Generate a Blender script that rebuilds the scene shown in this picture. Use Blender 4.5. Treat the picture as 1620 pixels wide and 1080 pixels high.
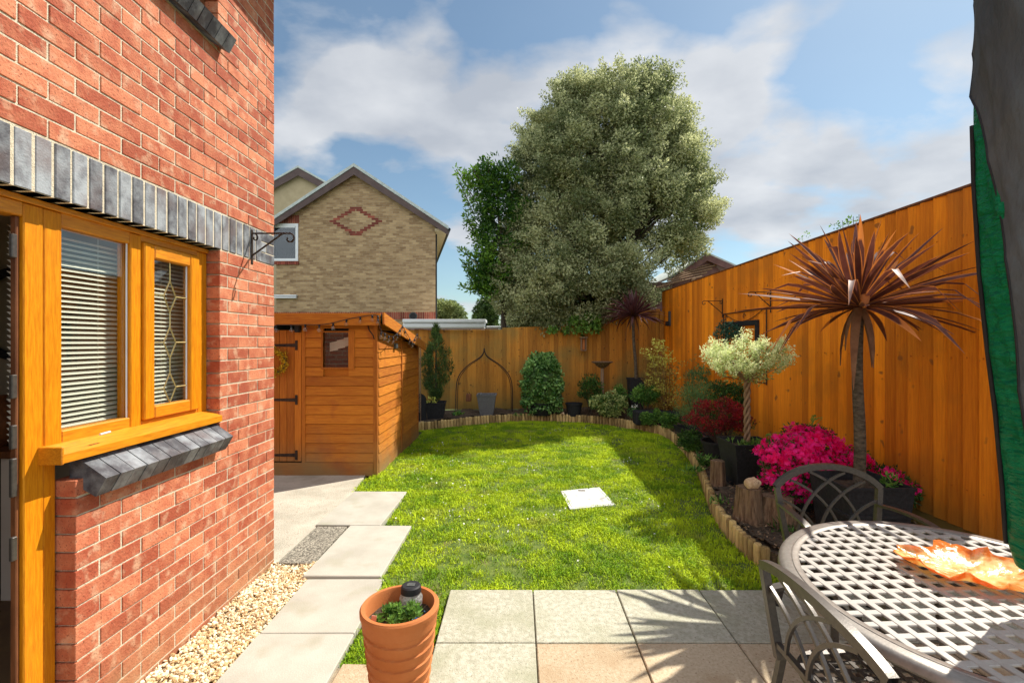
import bpy, math, random
import numpy as np
from mathutils import Vector, Matrix

# ------------------------------------------------------------------ camera, sky, sun, exposure
S = bpy.context.scene
for o in list(bpy.data.objects): bpy.data.objects.remove(o)
COL = S.collection
rnd = random.Random(7)
rng = np.random.default_rng(11)
R = math.radians
CAMH = 1.66
cam_d = bpy.data.cameras.new('camera'); cam = bpy.data.objects.new('camera', cam_d); COL.objects.link(cam)
cam.location = (0, 0, CAMH); cam.rotation_euler = (R(90), 0, 0)
cam_d.sensor_width = 36; cam_d.lens = 746/1620*36; cam_d.shift_x = -10/1620; cam_d.shift_y = 0.0
cam_d.clip_start = 0.05; cam_d.clip_end = 2000
S.camera = cam
SUNV = Vector((0.67, 0.50, 1.0)).normalized()
EL = math.asin(SUNV.z); AZ = math.atan2(SUNV.x, SUNV.y)
S.view_settings.view_transform = 'Standard'; S.view_settings.look = 'None'
S.view_settings.gamma = 1; S.view_settings.exposure = 0.85; S.view_settings.use_curve_mapping = False

w = bpy.data.worlds.new('World'); S.world = w; w.use_nodes = True
nt = w.node_tree; nt.nodes.clear()
def N(nt, t, **kw):
    n = nt.nodes.new(t)
    for k, v in kw.items():
        if k.startswith('i_'):
            n.inputs[k[2:].replace('_', ' ')].default_value = v
        else: setattr(n, k, v)
    return n
def lk(nt, a, b): nt.links.new(a, b)
sky = N(nt, 'ShaderNodeTexSky', sky_type='NISHITA', sun_disc=False, sun_elevation=EL, sun_rotation=AZ)
sky.air_density = 1.0; sky.dust_density = 0.6; sky.ozone_density = 1.6
tc = N(nt, 'ShaderNodeTexCoord')
sep = N(nt, 'ShaderNodeSeparateXYZ'); lk(nt, tc.outputs['Generated'], sep.inputs[0])
ad = N(nt, 'ShaderNodeMath', operation='ADD'); lk(nt, sep.outputs['Z'], ad.inputs[0]); ad.inputs[1].default_value = 0.28
dv = N(nt, 'ShaderNodeMath', operation='DIVIDE'); dv.inputs[0].default_value = 1.0; lk(nt, ad.outputs[0], dv.inputs[1])
vm = N(nt, 'ShaderNodeVectorMath', operation='SCALE'); lk(nt, tc.outputs['Generated'], vm.inputs[0]); lk(nt, dv.outputs[0], vm.inputs['Scale'])
mp = N(nt, 'ShaderNodeMapping'); mp.inputs['Location'].default_value = (3.65, 1.62, 0.4); mp.inputs['Scale'].default_value = (0.85, 1.0, 1.3)
lk(nt, vm.outputs[0], mp.inputs[0])
nz = N(nt, 'ShaderNodeTexNoise'); nz.inputs['Scale'].default_value = 2.6; nz.inputs['Detail'].default_value = 9; nz.inputs['Roughness'].default_value = 0.52
nz.inputs['Distortion'].default_value = 0.15
lk(nt, mp.outputs[0], nz.inputs['Vector'])
def skydir(px, py): return Vector(((px-820)/746, 1, -(py-540)/746)).normalized()
last = None
for (px, py, r_, amp) in [(590, 150, 75, 1), (680, 130, 85, 1), (780, 170, 100, 1), (880, 120, 85, 1), (980, 150, 110, 1), (1080, 150, 85, 1), (1150, 190, 60, .8), (1130, 300, 100, .9), (1220, 270, 75, 1), (1250, 340, 95, 1), (1360, 250, 85, .9), (1470, 250, 90, 1), (1400, 340, 120, .9),
                           (700, 300, 95, .7), (560, 60, 80, .35), (1180, 60, 70, .45), (1560, 60, 110, .6), (480, 230, 60, .5), (560, 330, 70, .5), (740, 20, 50, .5), (-300, 100, 260, .9), (2100, 200, 260, .9)]:
    d_ = skydir(px, py); rho = math.atan(r_/746)*(d_.y**1.5 if px > 0 else .5)
    dp = N(nt, 'ShaderNodeVectorMath', operation='DOT_PRODUCT'); lk(nt, tc.outputs['Generated'], dp.inputs[0]); dp.inputs[1].default_value = d_
    mr = N(nt, 'ShaderNodeMapRange', interpolation_type='SMOOTHSTEP'); mr.inputs[1].default_value = math.cos(min(1.5, rho*1.55)); mr.inputs[2].default_value = math.cos(rho*.25); mr.inputs[4].default_value = amp
    lk(nt, dp.outputs['Value'], mr.inputs[0])
    if last is None: last = mr.outputs[0]
    else:
        mm = N(nt, 'ShaderNodeMath', operation='MAXIMUM'); lk(nt, last, mm.inputs[0]); lk(nt, mr.outputs[0], mm.inputs[1]); last = mm.outputs[0]
sm = N(nt, 'ShaderNodeMath', operation='MULTIPLY_ADD'); lk(nt, last, sm.inputs[0]); sm.inputs[1].default_value = .20; lk(nt, nz.outputs['Fac'], sm.inputs[2])
cr = N(nt, 'ShaderNodeValToRGB'); cr.color_ramp.elements[0].position = 0.545; cr.color_ramp.elements[1].position = 0.68
cr.color_ramp.elements[0].color = (0.06, 0.06, 0.06, 1); cr.color_ramp.elements[1].color = (0.93, 0.93, 0.93, 1)
lk(nt, sm.outputs[0], cr.inputs[0])
nz2 = N(nt, 'ShaderNodeTexNoise'); nz2.inputs['Scale'].default_value = 3.2; nz2.inputs['Detail'].default_value = 6
lk(nt, mp.outputs[0], nz2.inputs['Vector'])
cr2 = N(nt, 'ShaderNodeValToRGB'); cr2.color_ramp.elements[0].position = 0.35; cr2.color_ramp.elements[1].position = 0.68
cr2.color_ramp.elements[0].color = (2.9, 3.1, 3.45, 1); cr2.color_ramp.elements[1].color = (4.6, 4.7, 4.85, 1)
lk(nt, nz2.outputs['Fac'], cr2.inputs[0])
skm = N(nt, 'ShaderNodeMix', data_type='RGBA', blend_type='MULTIPLY'); skm.inputs['Factor'].default_value = 1
lk(nt, sky.outputs[0], skm.inputs[6]); skm.inputs[7].default_value = (.64, .72, .68, 1)
# added fill light: unseen sky behind the camera made cloudier and brighter
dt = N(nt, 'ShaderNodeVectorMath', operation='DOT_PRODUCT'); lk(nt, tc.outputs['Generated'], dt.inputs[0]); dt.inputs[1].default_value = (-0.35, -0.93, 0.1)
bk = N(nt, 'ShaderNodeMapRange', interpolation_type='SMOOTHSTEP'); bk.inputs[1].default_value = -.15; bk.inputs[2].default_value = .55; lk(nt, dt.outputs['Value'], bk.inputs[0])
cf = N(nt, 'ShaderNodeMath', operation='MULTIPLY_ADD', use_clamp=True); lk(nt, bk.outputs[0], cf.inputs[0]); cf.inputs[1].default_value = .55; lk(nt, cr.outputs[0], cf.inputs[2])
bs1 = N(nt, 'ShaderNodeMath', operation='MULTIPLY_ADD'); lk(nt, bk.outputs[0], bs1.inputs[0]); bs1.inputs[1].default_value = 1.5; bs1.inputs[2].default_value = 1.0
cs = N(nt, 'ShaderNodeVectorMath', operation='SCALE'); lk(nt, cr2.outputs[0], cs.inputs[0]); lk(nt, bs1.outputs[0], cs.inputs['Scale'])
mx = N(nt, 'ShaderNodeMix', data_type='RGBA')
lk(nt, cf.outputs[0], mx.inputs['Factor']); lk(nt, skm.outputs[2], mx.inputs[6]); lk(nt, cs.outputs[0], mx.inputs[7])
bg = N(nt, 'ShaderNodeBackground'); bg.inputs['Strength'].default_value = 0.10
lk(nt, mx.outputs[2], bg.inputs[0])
wo = N(nt, 'ShaderNodeOutputWorld'); lk(nt, bg.outputs[0], wo.inputs[0])

sd = bpy.data.lights.new('sun', 'SUN'); sd.energy = 4.3; sd.angle = R(0.53); sd.color = (1.0, 0.94, 0.84)
sun = bpy.data.objects.new('sun', sd); COL.objects.link(sun); sun.rotation_euler = SUNV.to_track_quat('Z', 'Y').to_euler()
sun.location = (8, 6, 12)

# ------------------------------------------------------------------ helpers
def P(px, py, D): return ((px-820)/746*D, D, CAMH-(py-540)/746*D)
def PZ(px, py, z=0.0):
    D = 746*(CAMH-z)/(py-540); return ((px-820)/746*D, D, z)
def PX(px, X): return 746*X/(px-820)          # depth of a pixel column on the plane x = X

class MB:
    def __init__(s): s.v = []; s.f = []; s.t = []; s.n = 0; s.m = []
    def add(s, v, f, t=0.5, m=0):
        v = np.asarray(v, dtype=np.float64).reshape(-1, 3); k = len(v)
        s.v.append(v)
        if isinstance(f, np.ndarray): s.f.append(f+s.n); nf = len(f); s.m.append(np.full(nf, m))
        else:
            for q in f: s.f.append(np.array([q])+s.n); s.m.append(np.array([m]))
        t = np.full(k, t) if np.isscalar(t) else np.asarray(t, dtype=float)
        s.t.append(t); s.n += k; return s
    def box(s, x0, x1, y0, y1, z0, z1, t=0.5, m=0, jit=0, rot=None):
        v = np.array([[x, y, z] for z in (z0, z1) for y in (y0, y1) for x in (x0, x1)], dtype=float)
        if jit: v += rng.uniform(-jit, jit, v.shape)
        if rot is not None:
            c = v.mean(0); v = (v-c)@np.array(rot).T+c
        f = np.array([[0, 2, 3, 1], [4, 5, 7, 6], [0, 1, 5, 4], [2, 6, 7, 3], [0, 4, 6, 2], [1, 3, 7, 5]])
        return s.add(v, f, t, m)
    def cbox(s, x0, x1, y0, y1, z0, z1, b=0.004, t=0.5, m=0, M=None):   # chamfered box
        lo = np.array([x0, y0, z0], float); hi = np.array([x1, y1, z1], float); V = []; idx = {}
        b = min(b, *( (hi-lo)*0.45 ))
        for i in range(8):
            sg = [(i >> k) & 1 for k in range(3)]
            for ax in range(3):
                p = [0, 0, 0]
                for k in range(3):
                    e = hi[k] if sg[k] else lo[k]
                    p[k] = e if k == ax else (e-b if sg[k] else e+b)
                idx[(i, ax)] = len(V); V.append(p)
        F = []
        for ax in range(3):
            a1, a2 = [k for k in range(3) if k != ax]
            for sv in (0, 1):
                q = []
                for (u, v_) in ((0, 0), (1, 0), (1, 1), (0, 1)):
                    i = (sv << ax) | (u << a1) | (v_ << a2); q.append(idx[(i, ax)])
                F.append(q)
        for ax in range(3):   # edges along ax
            a1, a2 = [k for k in range(3) if k != ax]
            for u in (0, 1):
                for v_ in (0, 1):
                    i0 = (u << a1) | (v_ << a2); i1 = i0 | (1 << ax)
                    F.append([idx[(i0, a1)], idx[(i1, a1)], idx[(i1, a2)], idx[(i0, a2)]])
        V = np.array(V); c = V.mean(0)
        G = []
        for q in F:
            a, b_, c_ = V[q[0]], V[q[1]], V[q[2]]
            nrm = np.cross(b_-a, c_-a)
            if np.dot(nrm, V[q].mean(0)-c) < 0: q = q[::-1]
            G.append(q)
        T3 = []
        for i in range(8):
            q = [idx[(i, 0)], idx[(i, 1)], idx[(i, 2)]]
            a, b_, c_ = V[q[0]], V[q[1]], V[q[2]]
            if np.dot(np.cross(b_-a, c_-a), (a+b_+c_)/3-c) < 0: q = q[::-1]
            T3.append(q)
        if M is not None: V = (np.asarray(M)[:3, :3]@V.T).T+np.asarray(M)[:3, 3]
        n0 = s.n
        s.add(V, np.array(G), t, m)
        s.f.append(np.array(T3)+n0); s.m.append(np.full(8, m))
        return s
    def tube(s, pts, r, n=8, t=0.5, m=0, caps=True, flat=1.0):
        pts = np.array(pts, float); K = len(pts); r = np.full(K, r) if np.isscalar(r) else np.array(r, float)
        tan = np.gradient(pts, axis=0); tan /= np.linalg.norm(tan, axis=1)[:, None]+1e-12
        up = np.array([0, 0, 1.0])
        if abs(tan[0][2]) > 0.9: up = np.array([1.0, 0, 0])
        u = np.cross(tan[0], up); u /= np.linalg.norm(u); V = []
        for i in range(K):
            u = u-tan[i]*np.dot(u, tan[i]); u /= np.linalg.norm(u); w_ = np.cross(tan[i], u)
            for k in range(n):
                a = 2*math.pi*k/n; V.append(pts[i]+r[i]*(math.cos(a)*u+flat*math.sin(a)*w_))
        F = np.array([[i*n+k, i*n+(k+1) % n, (i+1)*n+(k+1) % n, (i+1)*n+k] for i in range(K-1) for k in range(n)])
        n0 = s.n; s.add(V, F, t, m)
        if caps:
            s.f.append(np.array([[n0+k for k in range(n)][::-1]])); s.m.append(np.array([m]))
            s.f.append(np.array([[n0+(K-1)*n+k for k in range(n)]])); s.m.append(np.array([m]))
        return s
    def grid(s, G, t=0.5, m=0, wrap=False, tt=None):       # G: (a,b,3)
        G = np.asarray(G, float); a, b = G.shape[:2]
        bb = b if wrap else b-1
        F = np.array([[i*b+j, i*b+(j+1) % b, (i+1)*b+(j+1) % b, (i+1)*b+j] for i in range(a-1) for j in range(bb)])
        return s.add(G.reshape(-1, 3), F, t if tt is None else np.asarray(tt).reshape(-1), m)
    def lathe(s, prof, c=(0, 0, 0), n=24, t=0.5, m=0, fn=None):
        G = np.zeros((len(prof), n, 3))
        for i, (r, z) in enumerate(prof):
            for k in range(n):
                a = 2*math.pi*k/n; rr = r*(fn(a, z) if fn else 1)
                G[i, k] = (c[0]+rr*math.cos(a), c[1]+rr*math.sin(a), c[2]+z)
        return s.grid(G, t, m, wrap=True)
    def frustum(s, cx, cy, z0, z1, w0, d0, w1, d1, t=0.5, m=0, rz=0, close=True):
        V = []
        for (z, w_, d) in ((z0, w0, d0), (z1, w1, d1)):
            for sx, sy in ((-1, -1), (1, -1), (1, 1), (-1, 1)):
                x, y = sx*w_/2, sy*d/2
                V.append((cx+x*math.cos(rz)-y*math.sin(rz), cy+x*math.sin(rz)+y*math.cos(rz), z))
        F = [[0, 1, 5, 4], [1, 2, 6, 5], [2, 3, 7, 6], [3, 0, 4, 7]]
        if close: F += [[3, 2, 1, 0], [4, 5, 6, 7]]
        return s.add(V, np.array(F), t, m)
    def leaves(s, Pn, U, L, W, t=0.5, fold=0.25, m=0, curl=0.0):
        # diamond leaves at points Pn, along U, length L, width W (arrays)
        n = len(Pn); Pn = np.asarray(Pn); U = U/(np.linalg.norm(U, axis=1)[:, None]+1e-9)
        rv = rng.normal(size=(n, 3)); Sd = np.cross(U, rv); Sd /= np.linalg.norm(Sd, axis=1)[:, None]+1e-9
        Nn = np.cross(Sd, U); L = np.broadcast_to(L, n)[:, None]; W = np.broadcast_to(W, n)[:, None]
        a = Pn; b = Pn+U*L*0.45+Sd*W*0.5+Nn*W*fold; c = Pn+U*L-Nn*L*curl; d = Pn+U*L*0.45-Sd*W*0.5+Nn*W*fold
        V = np.stack([a, b, c, d], 1).reshape(-1, 3)
        F = np.arange(n*4).reshape(-1, 4)
        tt = np.repeat(np.broadcast_to(t, n), 4)
        return s.add(V, F, tt, m)
    def build(s, name, mats, parent=None, smooth=False, base=None):
        me = bpy.data.meshes.new(name); V = np.concatenate(s.v)
        if base is None and parent is not None: base = THINGLOC.get(parent.name, (0, 0, 0))
        if base is not None: V = V-np.array(base)
        tris = np.concatenate([f for f in s.f if f.shape[1] == 3]) if any(f.shape[1] == 3 for f in s.f) else np.zeros((0, 3), int)
        quads = np.concatenate([f for f in s.f if f.shape[1] == 4]) if any(f.shape[1] == 4 for f in s.f) else np.zeros((0, 4), int)
        big = [f for f in s.f if f.shape[1] > 4]
        mt = np.concatenate([m for f, m in zip(s.f, s.m) if f.shape[1] == 3]+[m for f, m in zip(s.f, s.m) if f.shape[1] == 4]+[m for f, m in zip(s.f, s.m) if f.shape[1] > 4])
        loops = np.concatenate([tris.ravel(), quads.ravel()]+[f.ravel() for f in big]).astype(np.int32)
        tot = np.concatenate([np.full(len(tris), 3), np.full(len(quads), 4)]+[np.full(len(f), f.shape[1]) for f in big]).astype(np.int32)
        st = np.concatenate([[0], np.cumsum(tot)[:-1]]).astype(np.int32)
        me.vertices.add(len(V)); me.vertices.foreach_set('co', V.astype(np.float32).ravel())
        me.loops.add(len(loops)); me.loops.foreach_set('vertex_index', loops)
        me.polygons.add(len(tot)); me.polygons.foreach_set('loop_start', st); me.polygons.foreach_set('loop_total', tot)
        me.polygons.foreach_set('material_index', mt.astype(np.int32))
        me.polygons.foreach_set('use_smooth', np.full(len(tot), bool(smooth)))
        at = me.attributes.new('tint', 'FLOAT', 'POINT'); at.data.foreach_set('value', np.concatenate(s.t).astype(np.float32))
        me.update(calc_edges=True); me.validate()
        for mm in (mats if isinstance(mats, (list, tuple)) else [mats]): me.materials.append(mm)
        ob = bpy.data.objects.new(name, me); COL.objects.link(ob)
        if parent is not None:
            ob.parent = parent
            THINGLOC[ob.name] = base
        elif base is not None: ob.location = base
        if smooth == 'auto':
            try: me.set_sharp_from_angle(angle=R(38))
            except Exception: pass
        return ob
THINGLOC = {}
def thing(name, label, cat, loc=(0, 0, 0), group=None):
    o = bpy.data.objects.new(name, None); COL.objects.link(o); o.location = loc; o.empty_display_size = 0.1
    o['label'] = label; o['category'] = cat
    if group: o['group'] = group
    THINGLOC[o.name] = tuple(loc); return o
def tag(o, label, cat, group=None, kind=None):
    o['label'] = label; o['category'] = cat
    if group: o['group'] = group
    if kind: o['kind'] = kind
    return o
def struct(o): o['kind'] = 'structure'; return o
def copy_tree(o, parent=None):
    c = o.copy(); COL.objects.link(c); c.parent = parent
    for ch in list(o.children): copy_tree(ch, c)
    return c

# ------------------------------------------------------------------ materials
def pm(name, c1, c2, sc=(1, 1, 1), ns=5.0, det=5, rough=0.7, bump=0.0, bs=None, tv=0.0, lo=0.35, hi=0.65, c3=None, ts=0.5,
       metal=0.0, trans=0.0, spec=0.3, dist=0.0, bumpd=0.01, coat=0.0):
    """two-colour noise surface; tint attribute shifts value; optional third stain colour; optional translucency"""
    m = bpy.data.materials.new(name); m.use_nodes = True; nt = m.node_tree; b = nt.nodes['Principled BSDF']; out = nt.nodes['Material Output']
    b.inputs['Roughness'].default_value = rough; b.inputs['Metallic'].default_value = metal
    b.inputs['Specular IOR Level'].default_value = spec
    if coat: b.inputs['Coat Weight'].default_value = coat
    tc = N(nt, 'ShaderNodeTexCoord'); mp = N(nt, 'ShaderNodeMapping'); mp.inputs['Scale'].default_value = sc
    lk(nt, tc.outputs['Object'], mp.inputs[0])
    n1 = N(nt, 'ShaderNodeTexNoise'); n1.inputs['Scale'].default_value = ns; n1.inputs['Detail'].default_value = det; n1.inputs['Distortion'].default_value = dist
    n1.inputs['Roughness'].default_value = 0.62
    lk(nt, mp.outputs[0], n1.inputs['Vector'])
    at = N(nt, 'ShaderNodeAttribute', attribute_name='tint')
    r1 = N(nt, 'ShaderNodeMapRange'); r1.inputs[1].default_value = lo; r1.inputs[2].default_value = hi; lk(nt, n1.outputs['Fac'], r1.inputs[0])
    fac = r1.outputs[0]
    if ts:   # tint selects between the colours too
        a1 = N(nt, 'ShaderNodeMath', operation='SUBTRACT'); lk(nt, at.outputs['Fac'], a1.inputs[0]); a1.inputs[1].default_value = 0.5
        a2 = N(nt, 'ShaderNodeMath', operation='MULTIPLY_ADD', use_clamp=True); lk(nt, a1.outputs[0], a2.inputs[0]); a2.inputs[1].default_value = ts*2; lk(nt, fac, a2.inputs[2]); fac = a2.outputs[0]
    mix = N(nt, 'ShaderNodeMix', data_type='RGBA'); lk(nt, fac, mix.inputs['Factor']); mix.inputs[6].default_value = (*c1, 1); mix.inputs[7].default_value = (*c2, 1)
    col = mix.outputs[2]
    if c3 is not None:
        n3 = N(nt, 'ShaderNodeTexNoise'); n3.inputs['Scale'].default_value = c3[1]; n3.inputs['Detail'].default_value = 4; lk(nt, mp.outputs[0] if len(c3) > 4 else tc.outputs['Object'], n3.inputs['Vector'])
        r3 = N(nt, 'ShaderNodeMapRange'); r3.inputs[1].default_value = c3[2]; r3.inputs[2].default_value = c3[3]; lk(nt, n3.outputs['Fac'], r3.inputs[0])
        m3 = N(nt, 'ShaderNodeMix', data_type='RGBA'); lk(nt, r3.outputs[0], m3.inputs['Factor']); lk(nt, col, m3.inputs[6]); m3.inputs[7].default_value = (*c3[0], 1); col = m3.outputs[2]
    if tv:
        k = N(nt, 'ShaderNodeMath', operation='MULTIPLY_ADD'); lk(nt, at.outputs['Fac'], k.inputs[0]); k.inputs[1].default_value = 2*tv; k.inputs[2].default_value = 1-tv
        vm = N(nt, 'ShaderNodeVectorMath', operation='SCALE'); lk(nt, col, vm.inputs[0]); lk(nt, k.outputs[0], vm.inputs['Scale']); col = vm.outputs[0]
    lk(nt, col, b.inputs['Base Color'])
    if bump:
        nb = N(nt, 'ShaderNodeTexNoise'); nb.inputs['Scale'].default_value = bs or ns*4; nb.inputs['Detail'].default_value = 6; lk(nt, mp.outputs[0], nb.inputs['Vector'])
        bp = N(nt, 'ShaderNodeBump'); bp.inputs['Strength'].default_value = bump; bp.inputs['Distance'].default_value = bumpd; lk(nt, nb.outputs['Fac'], bp.inputs['Height']); lk(nt, bp.outputs[0], b.inputs['Normal'])
    if trans:
        tr = N(nt, 'ShaderNodeBsdfTranslucent'); lk(nt, col, tr.inputs[0]); ms = N(nt, 'ShaderNodeMixShader'); ms.inputs[0].default_value = trans
        lk(nt, b.outputs[0], ms.inputs[1]); lk(nt, tr.outputs[0], ms.inputs[2]); lk(nt, ms.outputs[0], out.inputs[0])
    m['col'] = 1
    return m
def stain(m, col, z0, z1, amt=0.8, ns=3.0):
    """algae / dirt climbing from the ground, ragged by noise (object z)"""
    nt = m.node_tree; b = nt.nodes['Principled BSDF']; src = b.inputs['Base Color'].links[0].from_socket
    tc = N(nt, 'ShaderNodeNewGeometry'); sp = N(nt, 'ShaderNodeSeparateXYZ'); lk(nt, tc.outputs['Position'], sp.inputs[0])
    nn = N(nt, 'ShaderNodeTexNoise'); nn.inputs['Scale'].default_value = ns; nn.inputs['Detail'].default_value = 6; lk(nt, tc.outputs['Position'], nn.inputs['Vector'])
    r = N(nt, 'ShaderNodeMapRange'); r.inputs[1].default_value = z1; r.inputs[2].default_value = z0; r.inputs[3].default_value = 0; r.inputs[4].default_value = 1; lk(nt, sp.outputs[2], r.inputs[0])
    a = N(nt, 'ShaderNodeMath', operation='MULTIPLY_ADD'); lk(nt, nn.outputs['Fac'], a.inputs[0]); a.inputs[1].default_value = 2.4; a.inputs[2].default_value = -1.2
    s_ = N(nt, 'ShaderNodeMath', operation='ADD'); lk(nt, r.outputs[0], s_.inputs[0]); lk(nt, a.outputs[0], s_.inputs[1])
    q = N(nt, 'ShaderNodeMath', operation='MULTIPLY', use_clamp=True); lk(nt, s_.outputs[0], q.inputs[0]); lk(nt, r.outputs[0], q.inputs[1])
    q2 = N(nt, 'ShaderNodeMath', operation='MULTIPLY'); lk(nt, q.outputs[0], q2.inputs[0]); q2.inputs[1].default_value = amt
    mx = N(nt, 'ShaderNodeMix', data_type='RGBA'); lk(nt, q2.outputs[0], mx.inputs['Factor']); lk(nt, src, mx.inputs[6]); mx.inputs[7].default_value = (*col, 1)
    lk(nt, mx.outputs[2], b.inputs['Base Color'])
def speckle(m, col, scale, thr, amt=1.0):
    nt = m.node_tree; b = nt.nodes['Principled BSDF']; src = b.inputs['Base Color'].links[0].from_socket
    tc = N(nt, 'ShaderNodeTexCoord'); v = N(nt, 'ShaderNodeTexNoise'); v.inputs['Scale'].default_value = scale; v.inputs['Detail'].default_value = 1; lk(nt, tc.outputs['Object'], v.inputs['Vector'])
    r = N(nt, 'ShaderNodeMapRange'); r.inputs[1].default_value = thr; r.inputs[2].default_value = thr+0.06; r.inputs[4].default_value = amt; lk(nt, v.outputs['Fac'], r.inputs[0])
    mx = N(nt, 'ShaderNodeMix', data_type='RGBA'); lk(nt, r.outputs[0], mx.inputs['Factor']); lk(nt, src, mx.inputs[6]); mx.inputs[7].default_value = (*col, 1)
    lk(nt, mx.outputs[2], b.inputs['Base Color'])
M = {}
M['brick'] = pm('red_brick', (.38, .085, .040), (.55, .195, .098), ns=9, det=4, rough=.85, bump=.7, bs=90, tv=.13, ts=.5, c3=((.58, .31, .19), 14, .54, .70), bumpd=.006)
speckle(M['brick'], (.13, .03, .02), 120, .64, .7); stain(M['brick'], (.30, .20, .10), -.1, .55, .7)
M['mortar'] = pm('mortar', (.55, .47, .34), (.70, .61, .46), ns=30, rough=.95, bump=.6, bs=200, ts=0)
M['blue_brick'] = pm('blue_brick', (.075, .072, .082), (.27, .285, .30), ns=12, det=5, rough=.6, bump=.5, bs=120, tv=.35, ts=.5, c3=((.13, .09, .085), 5, .50, .75), bumpd=.004)
M['oak'] = pm('golden_oak_upvc', (.52, .165, .004), (.68, .26, .007), sc=(9, 9, .8), ns=14, det=6, rough=.42, bump=.15, bs=40, ts=.3, spec=.2)
M['oak_h'] = pm('golden_oak_upvc_rail', (.52, .165, .004), (.70, .27, .009), sc=(9, .8, 9), ns=14, det=6, rough=.42, bump=.15, bs=40, ts=.3, spec=.45)
M['dark_wood'] = pm('dark_oak_frame', (.12, .04, .015), (.22, .08, .03), sc=(5, 5, .6), ns=10, rough=.5, ts=.2)
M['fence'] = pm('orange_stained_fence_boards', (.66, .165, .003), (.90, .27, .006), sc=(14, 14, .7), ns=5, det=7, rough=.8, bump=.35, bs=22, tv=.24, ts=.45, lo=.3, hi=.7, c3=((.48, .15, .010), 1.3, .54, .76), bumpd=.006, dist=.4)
speckle(M['fence'], (.26, .085, .015), 9, .70, .8); stain(M['fence'], (.20, .15, .035), .15, .7, .6, 2)
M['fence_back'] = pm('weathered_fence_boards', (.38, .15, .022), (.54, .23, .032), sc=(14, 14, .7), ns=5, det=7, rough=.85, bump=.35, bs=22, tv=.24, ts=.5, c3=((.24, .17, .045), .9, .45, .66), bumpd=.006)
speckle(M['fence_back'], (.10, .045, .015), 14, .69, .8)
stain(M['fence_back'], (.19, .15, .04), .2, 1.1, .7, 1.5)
M['shed'] = pm('orange_shed_cladding', (.38, .105, .007), (.54, .185, .014), sc=(.8, .8, 11), ns=6, det=7, rough=.72, bump=.3, bs=30, tv=.16, ts=.4, c3=((.32, .08, .015), 2.4, .6, .75), bumpd=.004, dist=.3)
stain(M['shed'], (.24, .17, .07), -.05, .75, .85, 2.2)
M['shed_v'] = pm('orange_shed_door_boards', (.34, .09, .006), (.48, .155, .013), sc=(12, 12, .8), ns=6, det=7, rough=.72, bump=.3, bs=30, tv=.16, ts=.4, bumpd=.004, dist=.3)
stain(M['shed_v'], (.24, .17, .07), -.05, .7, .8, 2.2)
M['felt'] = pm('roof_felt', (.05, .055, .05), (.09, .09, .08), ns=60, rough=.95, bump=.5)
M['slab_pale'] = pm('pale_paving', (.37, .345, .285), (.47, .445, .375), ns=2.6, det=8, rough=.9, bump=.4, bs=120, tv=.10, ts=.3, c3=((.35, .33, .25), 5, .56, .78), bumpd=.004)
M['slab_green'] = pm('grey_green_textured_slab', (.35, .335, .25), (.51, .49, .385), ns=34, det=4, rough=.9, bump=.9, bs=130, tv=.08, ts=.2, c3=((.33, .325, .22), 3.4, .47, .72), bumpd=.006)
speckle(M['slab_green'], (.16, .15, .12), 90, .66, .7)
M['slab_buff'] = pm('buff_textured_slab', (.43, .33, .21), (.55, .45, .31), ns=60, det=4, rough=.9, bump=.8, bs=130, tv=.1, ts=.35, c3=((.40, .28, .165), 3.6, .47, .70), bumpd=.006)
speckle(M['slab_buff'], (.22, .12, .07), 90, .66, .7)
M['concrete'] = pm('old_concrete', (.36, .33, .26), (.50, .46, .37), ns=3, det=8, rough=.95, bump=.8, bs=70, ts=0, c3=((.38, .32, .25), 30, .58, .7), bumpd=.01)
M['aggregate'] = pm('dark_exposed_aggregate', (.10, .09, .07), (.42, .38, .30), ns=85, det=3, rough=.95, bump=1, bs=85, ts=0, lo=.42, hi=.62, bumpd=.012)
M['joint'] = pm('sandy_joint', (.24, .19, .13), (.38, .31, .21), ns=25, rough=1, ts=0, bump=.5)
M['soil'] = pm('bed_soil', (.045, .030, .018), (.12, .085, .055), ns=22, det=7, rough=1, bump=1, bs=60, ts=0, bumpd=.02)
M['lawn_soil'] = pm('lawn_earth', (.06, .10, .015), (.14, .18, .035), ns=14, det=6, rough=1, bump=.8, bs=60, ts=0, c3=((.20, .14, .07), 2.6, .62, .74))
M['earth'] = pm('outer_ground', (.05, .07, .02), (.10, .12, .04), ns=.6, rough=1, ts=0)
M['grass'] = pm('grass_blades', (.17, .33, .005), (.57, .72, .014), ns=2.2, det=4, rough=.8, ts=.6, trans=.18, spec=.25, lo=.3, hi=.7, c3=((.42, .40, .10), 1.8, .60, .78))
def bend_up(m, k=.45):   # soft turf: blade normals lean towards the vertical
    nt = m.node_tree; g = N(nt, 'ShaderNodeNewGeometry'); s1 = N(nt, 'ShaderNodeVectorMath', operation='SCALE'); lk(nt, g.outputs['Normal'], s1.inputs[0]); s1.inputs['Scale'].default_value = k
    s2 = N(nt, 'ShaderNodeVectorMath', operation='ADD'); lk(nt, s1.outputs[0], s2.inputs[0]); s2.inputs[1].default_value = (0, 0, 1)
    s3 = N(nt, 'ShaderNodeVectorMath', operation='NORMALIZE'); lk(nt, s2.outputs[0], s3.inputs[0])
    lk(nt, s3.outputs[0], nt.nodes['Principled BSDF'].inputs['Normal'])
bend_up(M['grass'])
M['bark'] = pm('bark_chips', (.09, .055, .03), (.30, .20, .12), ns=20, rough=.95, ts=.5)
M['gravel'] = pm('honey_gravel', (.58, .39, .18), (.85, .74, .52), ns=12, rough=.8, ts=.75, tv=.16, spec=.3)
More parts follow.
